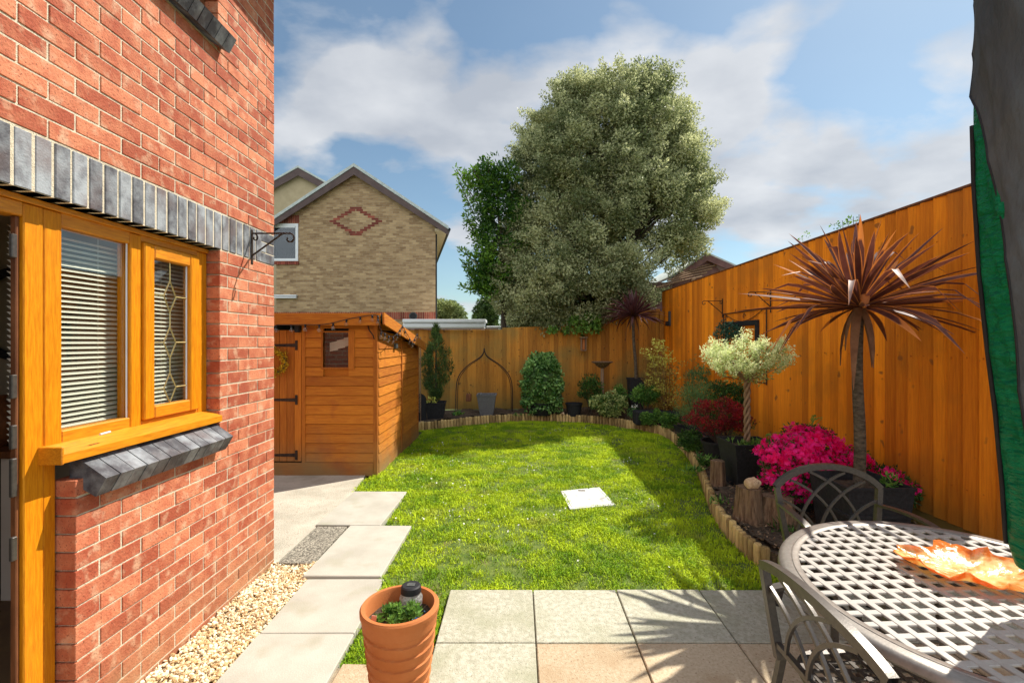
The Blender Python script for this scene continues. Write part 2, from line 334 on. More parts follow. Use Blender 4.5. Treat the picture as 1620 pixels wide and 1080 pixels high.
M['log'] = pm('weathered_log', (.30, .19, .07), (.58, .41, .17), sc=(8, 8, 1), ns=7, det=6, rough=.92, bump=.6, bs=30, tv=.35, ts=.5, c3=((.13, .14, .05), 5, .5, .7), bumpd=.006)
M['black_plastic'] = pm('black_planter', (.012, .012, .013), (.026, .026, .028), ns=40, rough=.75, bump=.15, ts=0)
M['slate_pot'] = pm('slate_grey_planter', (.05, .053, .05), (.095, .10, .095), ns=50, rough=.75, bump=.3, ts=0)
M['grey_pot'] = pm('speckled_grey_planter', (.09, .09, .09), (.20, .20, .20), ns=90, rough=.7, bump=.3, ts=0)
M['iron'] = pm('wrought_iron', (.018, .014, .012), (.06, .035, .022), ns=30, rough=.6, ts=0, metal=.3)
M['terracotta'] = pm('terracotta', (.42, .125, .030), (.50, .175, .055), ns=4, det=6, rough=.8, bump=.12, bs=120, ts=0, c3=((.56, .25, .11), 3, .6, .8))
M['alu'] = pm('bronze_grey_cast_metal', (.070, .060, .052), (.10, .086, .074), ns=60, rough=.36, ts=0, metal=.4, bump=.05, spec=.5)
M['alu_top'] = pm('painted_tabletop_metal', (.36, .325, .285), (.42, .385, .34), ns=60, rough=.42, ts=0, metal=.0, bump=.04, spec=.5)
M['alu_rim'] = pm('table_rim_metal', (.21, .185, .16), (.27, .24, .21), ns=50, rough=.36, ts=0, metal=.35, bump=.04, spec=.5)
M['white'] = pm('white_upvc', (.74, .76, .76), (.80, .81, .81), ns=5, rough=.4, ts=0)
M['blind'] = pm('cream_blind_slat', (.86, .82, .68), (.90, .86, .72), ns=5, rough=.5, ts=0, trans=.15)
M['room'] = pm('room_plaster', (.30, .24, .17), (.34, .27, .19), ns=2, rough=.9, ts=0)
M['room_floor'] = pm('room_floor', (.16, .09, .05), (.20, .12, .06), ns=5, rough=.6, ts=0)
M['cream'] = pm('cream_paint', (.72, .60, .50), (.76, .65, .55), ns=3, rough=.6, ts=0)
M['lead'] = pm('brass_came', (.42, .34, .14), (.55, .46, .22), ns=30, rough=.35, metal=.7, ts=0)
M['bark_dark'] = pm('dark_trunk', (.045, .035, .025), (.11, .085, .06), sc=(1, 1, .3), ns=25, rough=.95, bump=.8, ts=0)
M['palm_bark'] = pm('cordyline_trunk', (.045, .034, .022), (.14, .105, .07), sc=(1, 1, 2.2), ns=22, det=6, rough=.95, bump=1, bs=45, ts=0, bumpd=.012)
M['stump'] = pm('old_stump', (.10, .055, .03), (.30, .19, .11), sc=(9, 9, .9), ns=5, det=7, rough=.95, bump=1, bs=14, ts=0, bumpd=.015)
M['green_cloth'] = pm('green_canopy_cloth', (.0, .24, .09), (.0, .32, .12), sc=(1, 1, 3.5), ns=4, rough=.42, ts=0, trans=.25, bump=1.0, bs=9, bumpd=.12)
M['grey_cloth'] = pm('grey_cover_cloth', (.050, .058, .062), (.085, .095, .10), sc=(1, 1, .45), ns=3, det=7, rough=.8, ts=0, bump=.7, bs=8, bumpd=.06)
M['black'] = pm('black_trim', (.012, .012, .014), (.02, .02, .022), ns=20, rough=.6, ts=0)
M['stone'] = pm('sandstone_ornament', (.42, .26, .14), (.66, .48, .30), ns=22, det=6, rough=.9, bump=.5, ts=0, c3=((.20, .12, .07), 30, .58, .7))
def leafm(name, a, b, tr=.35, ts=.9, rough=.5, ns=1.5, tv=.12, **k): return pm(name, a, b, ns=ns, det=2, rough=rough, ts=ts, trans=tr, tv=tv, lo=.3, hi=.7, spec=.35, **k)
M['leaf_tree'] = leafm('grey_green_foliage', (.16, .20, .075), (.60, .61, .33), tr=.45, ns=.9)
M['leaf_laurel'] = leafm('glossy_green_foliage', (.03, .10, .012), (.17, .32, .03), rough=.3)
M['leaf_con'] = leafm('dark_conifer', (.03, .07, .014), (.12, .19, .035), tr=.15)
M['leaf_ivy'] = leafm('ivy_leaves', (.05, .15, .025), (.28, .48, .14), rough=.35)
M['leaf_dark'] = leafm('dark_shrub_leaves', (.025, .07, .012), (.09, .19, .03))
M['leaf_vari'] = leafm('variegated_leaves', (.07, .17, .03), (.52, .56, .20))
M['leaf_mid'] = leafm('mid_green_leaves', (.05, .15, .02), (.20, .36, .06))
M['leaf_blue'] = leafm('feathery_green_leaves', (.07, .17, .05), (.22, .38, .12))
M['leaf_nand'] = leafm('lime_and_bronze_leaves', (.36, .20, .04), (.70, .72, .14))
M['leaf_red'] = leafm('crimson_leaves', (.14, .008, .012), (.42, .02, .03))
M['leaf_willow'] = leafm('cream_flushed_willow_leaves', (.34, .44, .12), (.85, .90, .52), tr=.3)
M['leaf_far'] = leafm('pale_distant_foliage', (.16, .22, .08), (.38, .44, .18), ns=.6)
M['leaf_yellow'] = leafm('yellow_wreath', (.42, .25, .01), (.80, .58, .03))
M['petal'] = leafm('magenta_petals', (1.0, .0, .18), (1.0, .03, .36), tr=.5, ns=4)
M['daisy'] = leafm('daisy_petals', (.75, .75, .70), (.85, .85, .8))
M['wood_small'] = pm('weathered_softwood', (.20, .12, .07), (.34, .22, .13), sc=(6, 6, 1), ns=8, rough=.9, ts=0)
def glass(name, tint=(.9, .95, .93), rough=0.0, refl=1.0):
    m = bpy.data.materials.new(name); m.use_nodes = True; nt = m.node_tree; nt.nodes.clear()
    o = N(nt, 'ShaderNodeOutputMaterial'); t = N(nt, 'ShaderNodeBsdfTransparent'); t.inputs[0].default_value = (*tint, 1)
    g = N(nt, 'ShaderNodeBsdfGlossy'); g.inputs['Roughness'].default_value = rough; lw = N(nt, 'ShaderNodeLayerWeight'); lw.inputs[0].default_value = .5
    pw = N(nt, 'ShaderNodeMath', operation='POWER'); lk(nt, lw.outputs['Facing'], pw.inputs[0]); pw.inputs[1].default_value = 4.0
    f = N(nt, 'ShaderNodeMath', operation='MULTIPLY_ADD'); lk(nt, pw.outputs[0], f.inputs[0]); f.inputs[1].default_value = .9; f.inputs[2].default_value = .045
    k = N(nt, 'ShaderNodeMath', operation='MULTIPLY', use_clamp=True); lk(nt, f.outputs[0], k.inputs[0]); k.inputs[1].default_value = refl
    x = N(nt, 'ShaderNodeMixShader'); lk(nt, k.outputs[0], x.inputs[0]); lk(nt, t.outputs[0], x.inputs[1]); lk(nt, g.outputs[0], x.inputs[2]); lk(nt, x.outputs[0], o.inputs[0])
    return m
M['glass'] = glass('window_glass', (.93, .95, .94), 0, 1.5)
M['crackle'] = pm('crackled_glass', (.40, .38, .34), (.85, .84, .80), ns=60, rough=.15, ts=0, trans=.6, spec=.9, bump=.8, bs=120)
M['glass_clear'] = glass('clear_bulb_glass', (.95, .97, .97), 0, 1.5)
M['amber'] = pm('amber_art_glass', (.95, .30, .015), (1.0, .80, .36), ns=16, det=6, rough=.16, ts=.7, trans=.4, bump=.7, bs=34, spec=.8, coat=.6, lo=.4, hi=.62)
def brickmat(name, c1, c2, mort, dark):
    m = bpy.data.materials.new(name); m.use_nodes = True; nt = m.node_tree; b = nt.nodes['Principled BSDF']; b.inputs['Roughness'].default_value = .9
    tc = N(nt, 'ShaderNodeTexCoord'); sp = N(nt, 'ShaderNodeSeparateXYZ'); lk(nt, tc.outputs['Object'], sp.inputs[0])
    s_ = N(nt, 'ShaderNodeMath', operation='ADD'); lk(nt, sp.outputs[0], s_.inputs[0]); lk(nt, sp.outputs[1], s_.inputs[1])
    cb = N(nt, 'ShaderNodeCombineXYZ'); lk(nt, s_.outputs[0], cb.inputs[0]); lk(nt, sp.outputs[2], cb.inputs[1])
    bt = N(nt, 'ShaderNodeTexBrick'); bt.inputs['Scale'].default_value = 1; bt.inputs['Brick Width'].default_value = .225; bt.inputs['Row Height'].default_value = .075
    bt.inputs['Mortar Size'].default_value = .006; bt.inputs['Mortar Smooth'].default_value = .2; bt.inputs['Bias'].default_value = 0
    bt.inputs['Color1'].default_value = (*c1, 1); bt.inputs['Color2'].default_value = (*c2, 1); bt.inputs['Mortar'].default_value = (*mort, 1)
    lk(nt, cb.outputs[0], bt.inputs['Vector'])
    mp = N(nt, 'ShaderNodeMapping'); mp.inputs['Scale'].default_value = (1, 1, 3); lk(nt, tc.outputs['Object'], mp.inputs[0])
    n = N(nt, 'ShaderNodeTexNoise'); n.inputs['Scale'].default_value = 2.4; n.inputs['Detail'].default_value = 7; n.inputs['Roughness'].default_value = .7; lk(nt, mp.outputs[0], n.inputs['Vector'])
    r = N(nt, 'ShaderNodeMapRange'); r.inputs[1].default_value = .48; r.inputs[2].default_value = .66; r.inputs[4].default_value = .65; lk(nt, n.outputs['Fac'], r.inputs[0])
    mx = N(nt, 'ShaderNodeMix', data_type='RGBA', blend_type='MULTIPLY'); lk(nt, r.outputs[0], mx.inputs['Factor']); lk(nt, bt.outputs[0], mx.inputs[6]); mx.inputs[7].default_value = (*dark, 1)
    lk(nt, mx.outputs[2], b.inputs['Base Color'])
    bp = N(nt, 'ShaderNodeBump'); bp.inputs['Strength'].default_value = .6; bp.inputs['Distance'].default_value = .006; bp.invert = True
    lk(nt, bt.outputs['Fac'], bp.inputs['Height']); lk(nt, bp.outputs[0], b.inputs['Normal'])
    return m
M['buff_brick'] = brickmat('buff_brick', (.30, .185, .088), (.52, .36, .185), (.36, .29, .19), (.46, .38, .32))
M['red_brick_tex'] = brickmat('red_brick_plain', (.36, .085, .045), (.46, .14, .07), (.5, .44, .34), (.8, .75, .7))
M['far_render'] = pm('buff_far_wall', (.40, .32, .19), (.46, .37, .23), ns=3, rough=.9, ts=0)
M['red_small'] = pm('dark_red_brick', (.20, .05, .035), (.30, .08, .05), ns=8, rough=.9, ts=.6, tv=.2)
M['fascia'] = pm('brown_fascia', (.085, .055, .05), (.12, .08, .07), ns=3, rough=.6, ts=0)
M['tile'] = pm('grey_verge_tile', (.42, .47, .44), (.58, .62, .58), ns=8, rough=.9, ts=0)
# ------------------------------------------------------------------ ground, patio, path
g = MB(); g.box(-150, 150, -60, 260, -.35, -.03); struct(g.build('ground', M['earth']))
# edging curve
LOGPX = [(660, 681), (709, 676), (764, 670), (833, 665), (919, 668), (981, 674), (1030, 683), (1058, 690), (1090, 718), (1114, 758), (1127, 800), (1144, 833), (1168, 861), (1190, 883), (1221, 901)]
edge = [np.array(PZ(x, y)[:2]) for x, y in LOGPX]
def smooth_poly(p, it=2):
    for _ in range(it):
        q = [p[0]]
        for a, b in zip(p[:-1], p[1:]): q += [a*.75+b*.25, a*.25+b*.75]
        p = q+[p[-1]]
    return p
edge_s = np.array(smooth_poly(edge, 2))
XF = 3.35; XW = -1.816
# lawn polygon (soil sheet)
lawn_poly = [(-.91, 2.40), (-.47, 2.40), (-.455, 3.10), (1.95, 3.10), (1.93, 3.3)]+[tuple(p) for p in edge_s[::-1]]+[(-1.74, 8.6), (-1.76, 5.84), (-1.86, 5.6), (-1.82, 5.15), (-1.22, 5.14), (-1.20, 4.18), (-.95, 4.17), (-.95, 3.26), (-.92, 3.2)]
LP = np.array(lawn_poly)
def inpoly(x, y, poly):
    x = np.asarray(x); y = np.asarray(y); c = np.zeros(x.shape, bool); n = len(poly); j = n-1
    for i in range(n):
        xi, yi = poly[i]; xj, yj = poly[j]
        with np.errstate(divide='ignore', invalid='ignore'):
            m = ((yi > y) != (yj > y)) & (x < (xj-xi)*(y-yi)/(yj-yi)+xi)
        c ^= m; j = i
    return c
def ngon(name, poly, z, mat, thick=.02):
    mb = MB(); n = len(poly)
    v = [(x, y, z) for x, y in poly]+[(x, y, z-thick) for x, y in poly]
    mb.add(v, [list(range(n))]+[[n+k for k in range(n)][::-1]]+[[k, (k+1) % n, n+(k+1) % n, n+k][::-1] for k in range(n)])
    ob = mb.build(name, mat); return ob
struct(ngon('lawn_soil', lawn_poly, -.005, M['lawn_soil']))
# raised bed
bed = [tuple(p) for p in edge_s]+[(2.05, 3.12), (XF+.02, 3.12), (XF+.02, 10.9), (-1.6, 10.5), (-2.6, 10.4), (-2.6, 8.78)]
mb = MB()
bz = .13
nn = len(bed); struct(ngon('planting_bed', bed, bz, M['soil'], .2))
# humps of soil
mb = MB(); gx = np.linspace(-1.9, 3.3, 90); gy = np.linspace(3.2, 10.7, 120)
G = np.zeros((90, 120, 3))
for i, x in enumerate(gx):
    for j, y in enumerate(gy):
        G[i, j] = (x, y, bz+.012+.02*math.sin(x*9+y*3)+.015*math.sin(y*17-x*11)+rng.uniform(-.008, .012))
inside = inpoly(G[..., 0], G[..., 1], bed)
F = []
for i in range(89):
    for j in range(119):
        if inside[i, j] and inside[i+1, j] and inside[i, j+1] and inside[i+1, j+1]: F.append([i*120+j, (i+1)*120+j, (i+1)*120+j+1, i*120+j+1])
mb.add(G.reshape(-1, 3), np.array(F)); struct(mb.build('bed_soil', M['soil'], smooth=True))

# patio slabs (raised a little), two courses seen, more behind the camera
struct(MB().box(-.445, 3.6, -1.5, 3.085, -.03, .012).build('patio_base', M['joint']))
mats = [M['slab_green'], M['slab_buff']]
mb = MB(); xs = [-.45+.545*k for k in range(8)]
for r_ in range(7):
    y1 = 3.10-.55*r_; y0 = y1-.55
    for k in range(7):
        x0 = xs[k]+(.0 if r_ < 2 else .02); x1 = x0+.545
        if r_ == 0: m_ = 0; t_ = [.45, .6, .6, .35, .3, .4, .5][k]
        elif r_ == 1: m_ = 0 if k == 0 else 1; t_ = [.55, .25, .75, .6, .5, .6, .4][k]
        else: m_ = rnd.choice([0, 1]); t_ = rnd.random()
        dz = rnd.uniform(-.003, .003)
        mb.cbox(x0+.004, x1-.004, y0+.004, y1-.004, 0.0, .034+dz, .004, t_, m_)
struct(mb.build('patio', mats))
# path slabs
mb = MB()
def quad_slab(mb, x0, x1, y0, y1, z=.03, t=.5, m=0, rot=0, tilt=0):
    Mx = Matrix.Translation(((x0+x1)/2, (y0+y1)/2, 0))@Matrix.Rotation(rot, 4, 'Z')@Matrix.Rotation(tilt, 4, 'Y')
    mb.cbox(-(x1-x0)/2, (x1-x0)/2, -(y1-y0)/2, (y1-y0)/2, -.03, z, .005, t, m, M=np.array(Mx))
quad_slab(mb, -1.80, -1.22, 4.20, 5.14, .028, .45, rot=R(-1.0))
quad_slab(mb, -1.495, -.95, 3.275, 4.175, .034, .6, rot=R(-.6))
quad_slab(mb, -1.455, -.925, 2.65, 3.255, .024, .5, rot=R(.4))
quad_slab(mb, -1.455, -.92, 2.035, 2.642, .027, .55)
for k in range(4): quad_slab(mb, -1.455, -.92, 1.42-.61*k, 2.027-.61*k, .026, .4+.1*k)
struct(mb.build('path', M['slab_pale']))
mb = MB(); quad_slab(mb, -1.775, -1.512, 3.475, 4.165, .03, .5); struct(mb.build('aggregate_slab', M['aggregate']))
mb = MB(); mb.add([(-6, 3.52, .012), (-1.80, 3.52, .012), (-1.80, 5.2, .012), (-1.90, 5.9, .012), (-6, 5.9, .012), (-6, 3.52, -.05), (-1.80, 3.52, -.05), (-1.80, 5.2, -.05), (-1.90, 5.9, -.05), (-6, 5.9, -.05)],
    [[0, 1, 2, 3, 4], [5, 6, 1, 0], [6, 7, 2, 1], [7, 8, 3, 2]]); struct(mb.build('concrete_pad', M['concrete']))
mb = MB()
quad_slab(mb, -.905, -.70, 1.85, 2.40, .022, .4, rot=R(-2)); 
for k in range(5): quad_slab(mb, -.685+.006*k, -.50, 1.66+.15*k, 1.80+.15*k, .03, rnd.random(), rot=R(rnd.uniform(-4, 4)))
quad_slab(mb, -.92, -.5, -1.2, 1.6, .018, .5)
struct(mb.build('paving_pieces', M['slab_buff']))

# gravel strip: pebbles
mb = MB()
ico_t = (1+5**.5)/2
ico = np.array([(-1, ico_t, 0), (1, ico_t, 0), (-1, -ico_t, 0), (1, -ico_t, 0), (0, -1, ico_t), (0, 1, ico_t), (0, -1, -ico_t), (0, 1, -ico_t), (ico_t, 0, -1), (ico_t, 0, 1), (-ico_t, 0, -1), (-ico_t, 0, 1)]); ico /= np.linalg.norm(ico[0])
icof = np.array([(0, 11, 5), (0, 5, 1), (0, 1, 7), (0, 7, 10), (0, 10, 11), (1, 5, 9), (5, 11, 4), (11, 10, 2), (10, 7, 6), (7, 1, 8), (3, 9, 4), (3, 4, 2), (3, 2, 6), (3, 6, 8), (3, 8, 9), (4, 9, 5), (2, 4, 11), (6, 2, 10), (8, 6, 7), (9, 8, 1)])
def rotm(n):
    q = rng.normal(size=(n, 4)); q /= np.linalg.norm(q, axis=1)[:, None]; a, b, c, d = q.T
    return np.stack([np.stack([1-2*(c*c+d*d), 2*(b*c-a*d), 2*(b*d+a*c)], 1), np.stack([2*(b*c+a*d), 1-2*(b*b+d*d), 2*(c*d-a*b)], 1), np.stack([2*(b*d-a*c), 2*(c*d+a*b), 1-2*(b*b+c*c)], 1)], 1)
def pebbles(mb, Pn, size, tint, flat=.55):
    n = len(Pn); V = np.repeat(ico[None], n, 0)*rng.uniform(.75, 1.2, (n, 12, 1)); V = V*np.stack([rng.uniform(.8, 1.25, n), rng.uniform(.6, 1, n), np.full(n, flat)], 1)[:, None]
    V = np.einsum('nij,nkj->nki', rotm(n), V)*size[:, None, None]; V[..., 2] *= .8
    V = V+Pn[:, None]; F = (icof[None]+np.arange(n)[:, None, None]*12).reshape(-1, 3)
    mb.add(V.reshape(-1, 3), F, np.repeat(tint, 12))
n = 7500; Pn = np.stack([rng.uniform(-1.81, -1.462, n), rng.uniform(1.55, 3.50, n), rng.uniform(.0, .022, n)], 1)
Pn[:, 2] += .012*(np.sin(Pn[:, 0]*20)+np.sin(Pn[:, 1]*9))*.5
ti = rng.beta(1.6, 1.6, n)
pebbles(mb, Pn, rng.uniform(.006, .0155, n), ti)
gr = mb.build('gravel', M['gravel']); tag(gr, 'honey coloured gravel strip at the foot of the brick wall', 'gravel', kind='stuff')
struct(MB().box(-1.82, -1.45, -1.5, 3.515, -.05, -.003).build('gravel_bed', M['joint']))
struct(MB().box(-1.449, -.446, -1.5, 2.39, -.05, .006).build('sand_base', M['joint']))

# ------------------------------------------------------------------ own brick house
house = thing('brick_house', 'red brick house with blue brick soldier course, golden oak window and doorway', 'house', (XW, 2.5, 0))
def bricks_run(mb, u0, u1, zj, hole, face, depth=.1):
    c = 0
    segs = [(u0, u1)]
    for (a, b) in hole:
        ns_ = []
        for (p, q) in segs:
            if b <= p or a >= q: ns_.append((p, q)); continue
            if a > p: ns_.append((p, a))
            if b < q: ns_.append((b, q))
        segs = ns_
    return segs
mbk = MB(); mbb = MB()
Z00 = -.032
holes = [(0.80, 1.93, -.1, 2.218), (1.93, 2.864, 1.07, 2.218), (1.90, 2.846, 3.44, 4.6)]
u_end = 3.51
row = 0
for row in range(0, 64):
    za = Z00+.075*row; zb = za+.075; zc = (za+zb)/2
    hs = [(h[0], h[1]) for h in holes if h[2] < zc < h[3]]
    sold = 2.218-1e-3 < za < 2.44
    if sold: hs = hs+[(0.2, 3.296)]
    for (p, q) in bricks_run(None, -1.2, u_end, za, hs, None):
        off = (row % 2)*.1125; k0 = math.floor((p-u_end+off)/.225)
        u = u_end-off; edges = []
        kk = 0
        cuts = [q]
        e = u_end+off-.225 if row % 2 else u_end
        x = u_end-(.1125 if row % 2 else 0)
        while x > p-.3:
            if p+.03 < x < q-.03: cuts.append(x)
            x -= .225
        cuts.append(p)
        for b_, a_ in zip(cuts[:-1], cuts[1:]):
            if b_-a_ < .02: continue
            t_ = rng.beta(1.5, 1.5); 
            dx = rng.uniform(-.0018, .0018)
            mm = 1 if (sold and a_ > 3.28) else 0
            mbk.cbox(XW-.10, XW+dx, a_+.004+rng.uniform(-.001, .001), b_-.004, za+.0038, zb-.0042+rng.uniform(-.001, .001), .002, t_, mm)
# soldiers
y = 0.2
while y < 3.29:
    mbk.cbox(XW-.10, XW+rng.uniform(-.001, .0025), y+.005, y+.075-.005, 2.222, 2.438, .004, rng.uniform(.3, .95), 1); y += .0747
wall = mbk.build('brickwork', [M['brick'], M['blue_brick']], house)
# mortar
mb = MB(); e = .004; xa, xb = XW-.101+.004, XW-.0035
def mort(y0, y1, z0, z1): mb.box(xa, xb, y0, y1, z0, z1)
mort(-1.2, .80-e, -.1, 4.8); mort(.80-e, 1.93+e, 2.218+e, 3.0); mort(1.93+e, 2.864-0, -.1, 1.07-e)
mort(1.93+e, 2.864+e, 2.218+e, 3.0) if False else None
mb2 = MB()
mb = MB()
for (y0, y1, z0, z1) in [(-1.2, .796, -.1, 4.8), (.796, 2.880, 2.222, 3.430), (1.945, 2.880, -.1, 1.066), (2.880, 3.5075, -.1, 4.8), (.796, 1.885, 3.43, 4.8), (2.862, 2.880, 3.43, 4.8)]:
    mb.box(xa, xb, y0, y1, z0, z1)
mb.build('mortar', M['mortar'], house)
# inner leaf & returning back wall
mb = MB()
mb.box(-5.2, XW-.101, 3.41, 3.51, -.1, 4.8)
mb.build('back_wall', M['red_brick_tex'], house)
# window & door frames
fx = XW-.074     # frame face plane
fr = MB(); fr.cbox(fx-.07, fx, 2.30+.0, 2.366, 1.20, 2.19, .004, .5)         # mullion between lights
fr.cbox(fx-.07, fx, 1.880, 1.954, 1.21, 2.19, .004, .4); fr.cbox(fx-.07, fx-.001, 2.782, 2.862, 1.21, 2.19, .004, .6)
fr2 = MB(); fr2.cbox(fx-.07, fx-.002, 1.955, 2.299, 2.136, 2.2, .004, .5); fr2.cbox(fx-.07, fx-.002, 1.955, 2.299, 1.20, 1.29, .004, .5)
fr2.cbox(fx-.07, fx-.002, 2.367, 2.781, 2.16, 2.2, .004, .5); fr2.cbox(fx-.07, fx-.002, 2.367, 2.781, 1.20, 1.262, .004, .5)
fr2.cbox(fx-.07, fx+.012, .82, 2.862, 2.192, 2.216, .003, .35)
win = fr.build('window', M['oak'], house); 
fr2.build('window_rail', M['oak_h'], win)
s_ = MB()   # opening sash
s_.cbox(fx-.03, fx+.016, 2.366, 2.434, 1.264, 2.158, .006, .55); s_.cbox(fx-.03, fx+.016, 2.698, 2.776, 1.264, 2.158, .006, .45)
sash = s_.build('sash', M['oak'], win)
for (za_, zb_) in ((2.088, 2.158), (1.264, 1.328)): MB().cbox(fx-.03, fx+.0155, 2.434, 2.698, za_, zb_, .006, .5).build('sash_rail', M['oak_h'], win)
MB().box(fx-.028, fx-.024, 1.954, 2.300, 1.29, 2.137).box(fx-.012, fx-.008, 2.434, 2.698, 1.328, 2.088).build('window_pane', M['glass'], win)
lm = MB()
yc = 2.566; pts = []
def came(a, b): lm.tube([(fx-.006, a[0], a[1]), (fx-.006, b[0], b[1])], .0035, 5)
zz = [2.088]; dz = [(1.99, 1.82), (1.74, 1.57), (1.49, 1.33)]
prev = 2.088
for (zt, zb_) in dz:
    zm = (zt+zb_)/2; came((yc, prev), (yc, zt)); prev = zb_
    for sgn in (-1, 1): came((yc, zt), (yc+sgn*.045, zm)); came((yc+sgn*.045, zm), (yc, zb_))
    came((yc+.045, zm), (2.698, zm)); came((yc-.045, zm), (2.434, zm))
lm.build('leaded_came', M['lead'], win)
gs = MB(); gs.cbox(fx-.02, fx-.014, 2.292, 2.298, 1.29, 2.137, .001).cbox(fx-.009, fx-.003, 2.690, 2.697, 1.33, 2.088, .001).build('glazing_seal', M['white'], win)
# blinds behind glass
bl = MB(); z = 1.27
while z < 2.12:
    for (y0, y1) in ((1.822, 2.78),):
        bl.add([(fx-.088, y0, z+.010), (fx-.088, y1, z+.010), (fx-.073, y1, z-.003), (fx-.073, y0, z-.003)], np.array([[0, 1, 2, 3]]))
    z += .0225
bl.tube([(fx-.08, 2.21, 1.25), (fx-.08, 2.21, 2.14)], .0012, 4).tube([(fx-.08, 2.6, 1.25), (fx-.08, 2.6, 2.14)], .0012, 4)
bl.build('window_blind', M['blind'], house)
# timber sill
sl = MB()
sl.add([(fx-.01, 1.862, 1.245), (fx-.01, 2.862, 1.245), (-1.797, 2.862, 1.212), (-1.797, 1.862, 1.212), (fx-.01, 1.862, 1.19), (fx-.01, 2.862, 1.19), (-1.797, 2.862, 1.178), (-1.797, 1.862, 1.178)],
       np.array([[0, 3, 2, 1], [3, 7, 6, 2], [4, 5, 6, 7], [0, 4, 7, 3], [1, 2, 6, 5]]))
sl.cbox(fx-.01, -1.793, 1.852, 1.864, 1.174, 1.244, .003, .2)
sl.build('timber_sill', M['oak_h'], win)
MB().tube([(-1.792, 2.02, 1.262), (-1.792, 2.07, 1.264)], .005, 6).build('window_catch', M['cream'], win)
# sloping blue brick sill
bs_ = MB(); y = 1.97; k = 0; dirv = np.array([.096+.065, -.073-.045]); 
while y < 2.85:
    w_ = .068; o_ = rng.uniform(-.002, .002)
    xr, zr = -1.875, 1.198; xf, zf = -1.720+o_, 1.090
    xd, zd = -1.765+o_, 1.012; xe, ze = -1.875, 1.075
    V = []
    for yy in (y, y+w_): V += [(xr, yy, zr), (xf, yy, zf), (xd, yy, zd), (xe, yy, ze)]
    bs_.add(V, np.array([[0, 1, 5, 4], [1, 2, 6, 5], [2, 3, 7, 6], [3, 0, 4, 7], [0, 3, 2, 1], [4, 5, 6, 7]]), rng.uniform(.1, .55)); y += .0735
sill = bs_.build('brick_sill', M['blue_brick'], house)
ms = MB(); ms.add([(-1.875, 1.972, 1.19), (-1.735, 1.972, 1.092), (-1.769, 1.972, 1.022), (-1.875, 1.972, 1.08), (-1.875, 2.845, 1.19), (-1.735, 2.845, 1.092), (-1.769, 2.845, 1.022), (-1.875, 2.845, 1.08)],
   np.array([[0, 1, 5, 4], [1, 2, 6, 5], [2, 3, 7, 6], [0, 3, 2, 1], [4, 5, 6, 7]])).build('sill_mortar', M['mortar'], house)
# door frame
df = MB(); df.cbox(fx-.022, fx+.002, 1.800, 1.876, -.02, 2.19, .004, .5); df.cbox(fx-.07, fx-.002, 1.8765, 1.929, -.02, 1.188, .004, .15)
dfo = df.build('door_frame', M['oak'], house)
MB().cbox(fx-.07, fx+.002, .82, 1.799, 2.137, 2.191, .004, .5).build('door_head', M['oak_h'], house)
MB().cbox(fx-.035, fx-.012, 1.785, 1.7995, -.02, 2.136, .003, .2).build('door_rebate', M['dark_wood'], house)
for z in (2.02, 1.49, 1.30, 1.12, .88, .30): MB().cbox(fx-.02, fx-.004, 1.765, 1.785, z-.045, z+.045 if z != 1.12 else z+.10, .003).build('door_hinge', M['alu'], house)
# upper window
us = MB(); y = 1.93
while y < 2.84:
    o_ = rng.uniform(-.002, .002); V = []
    for yy in (y, y+.068): V += [(-1.875, yy, 3.60), (-1.720+o_, yy, 3.498), (-1.765+o_, yy, 3.416), (-1.875, yy, 3.48)]
    us.add(V, np.array([[0, 1, 5, 4], [1, 2, 6, 5], [2, 3, 7, 6], [3, 0, 4, 7], [0, 3, 2, 1], [4, 5, 6, 7]]), rng.uniform(.1, .5)); y += .0735
us.build('upper_brick_sill', M['blue_brick'], house)
uw = MB(); uw.cbox(fx-.07, fx, 1.9, 1.97, 3.55, 4.6, .004); uw.cbox(fx-.07, fx, 2.776, 2.846, 3.55, 4.6, .004); uw.cbox(fx-.07, fx-.002, 1.97, 2.776, 3.55, 3.63, .004)
uwo = uw.build('upper_window', M['dark_wood'], house); MB().box(fx-.03, fx-.026, 1.97, 2.776, 3.63, 4.6).build('upper_pane', M['glass'], uwo)
MB().box(-5.2, fx-.12, -1.2, 3.4, 4.8, 4.86).box(-5.2, fx-.12, .0, 3.4, 2.42, 2.6).build('floor_slab', M['room'], house)
# eaves + roof
MB().box(XW-.02, XW+.42, -1.6, 3.85, 4.50, 4.54).box(XW+.40, XW+.425, -1.6, 3.85, 4.545, 4.68).build('eaves', M['fascia'], house)
MB().tube([(XW+.46, -1.6, 4.60), (XW+.46, 3.85, 4.60)], .05, 10).build('gutter', M['black'], house)
MB().add([(XW+.43, -1.6, 4.66), (XW+.43, 3.9, 4.66), (-5.0, 3.9, 7.2), (-5.0, -1.6, 7.2), (XW+.43, -1.6, 4.72), (XW+.43, 3.9, 4.72), (-5.0, 3.9, 7.26), (-5.0, -1.6, 7.26)],
   np.array([[0, 1, 2, 3], [7, 6, 5, 4], [0, 4, 5, 1], [1, 5, 6, 2]])).build('roof', M['tile'], house)
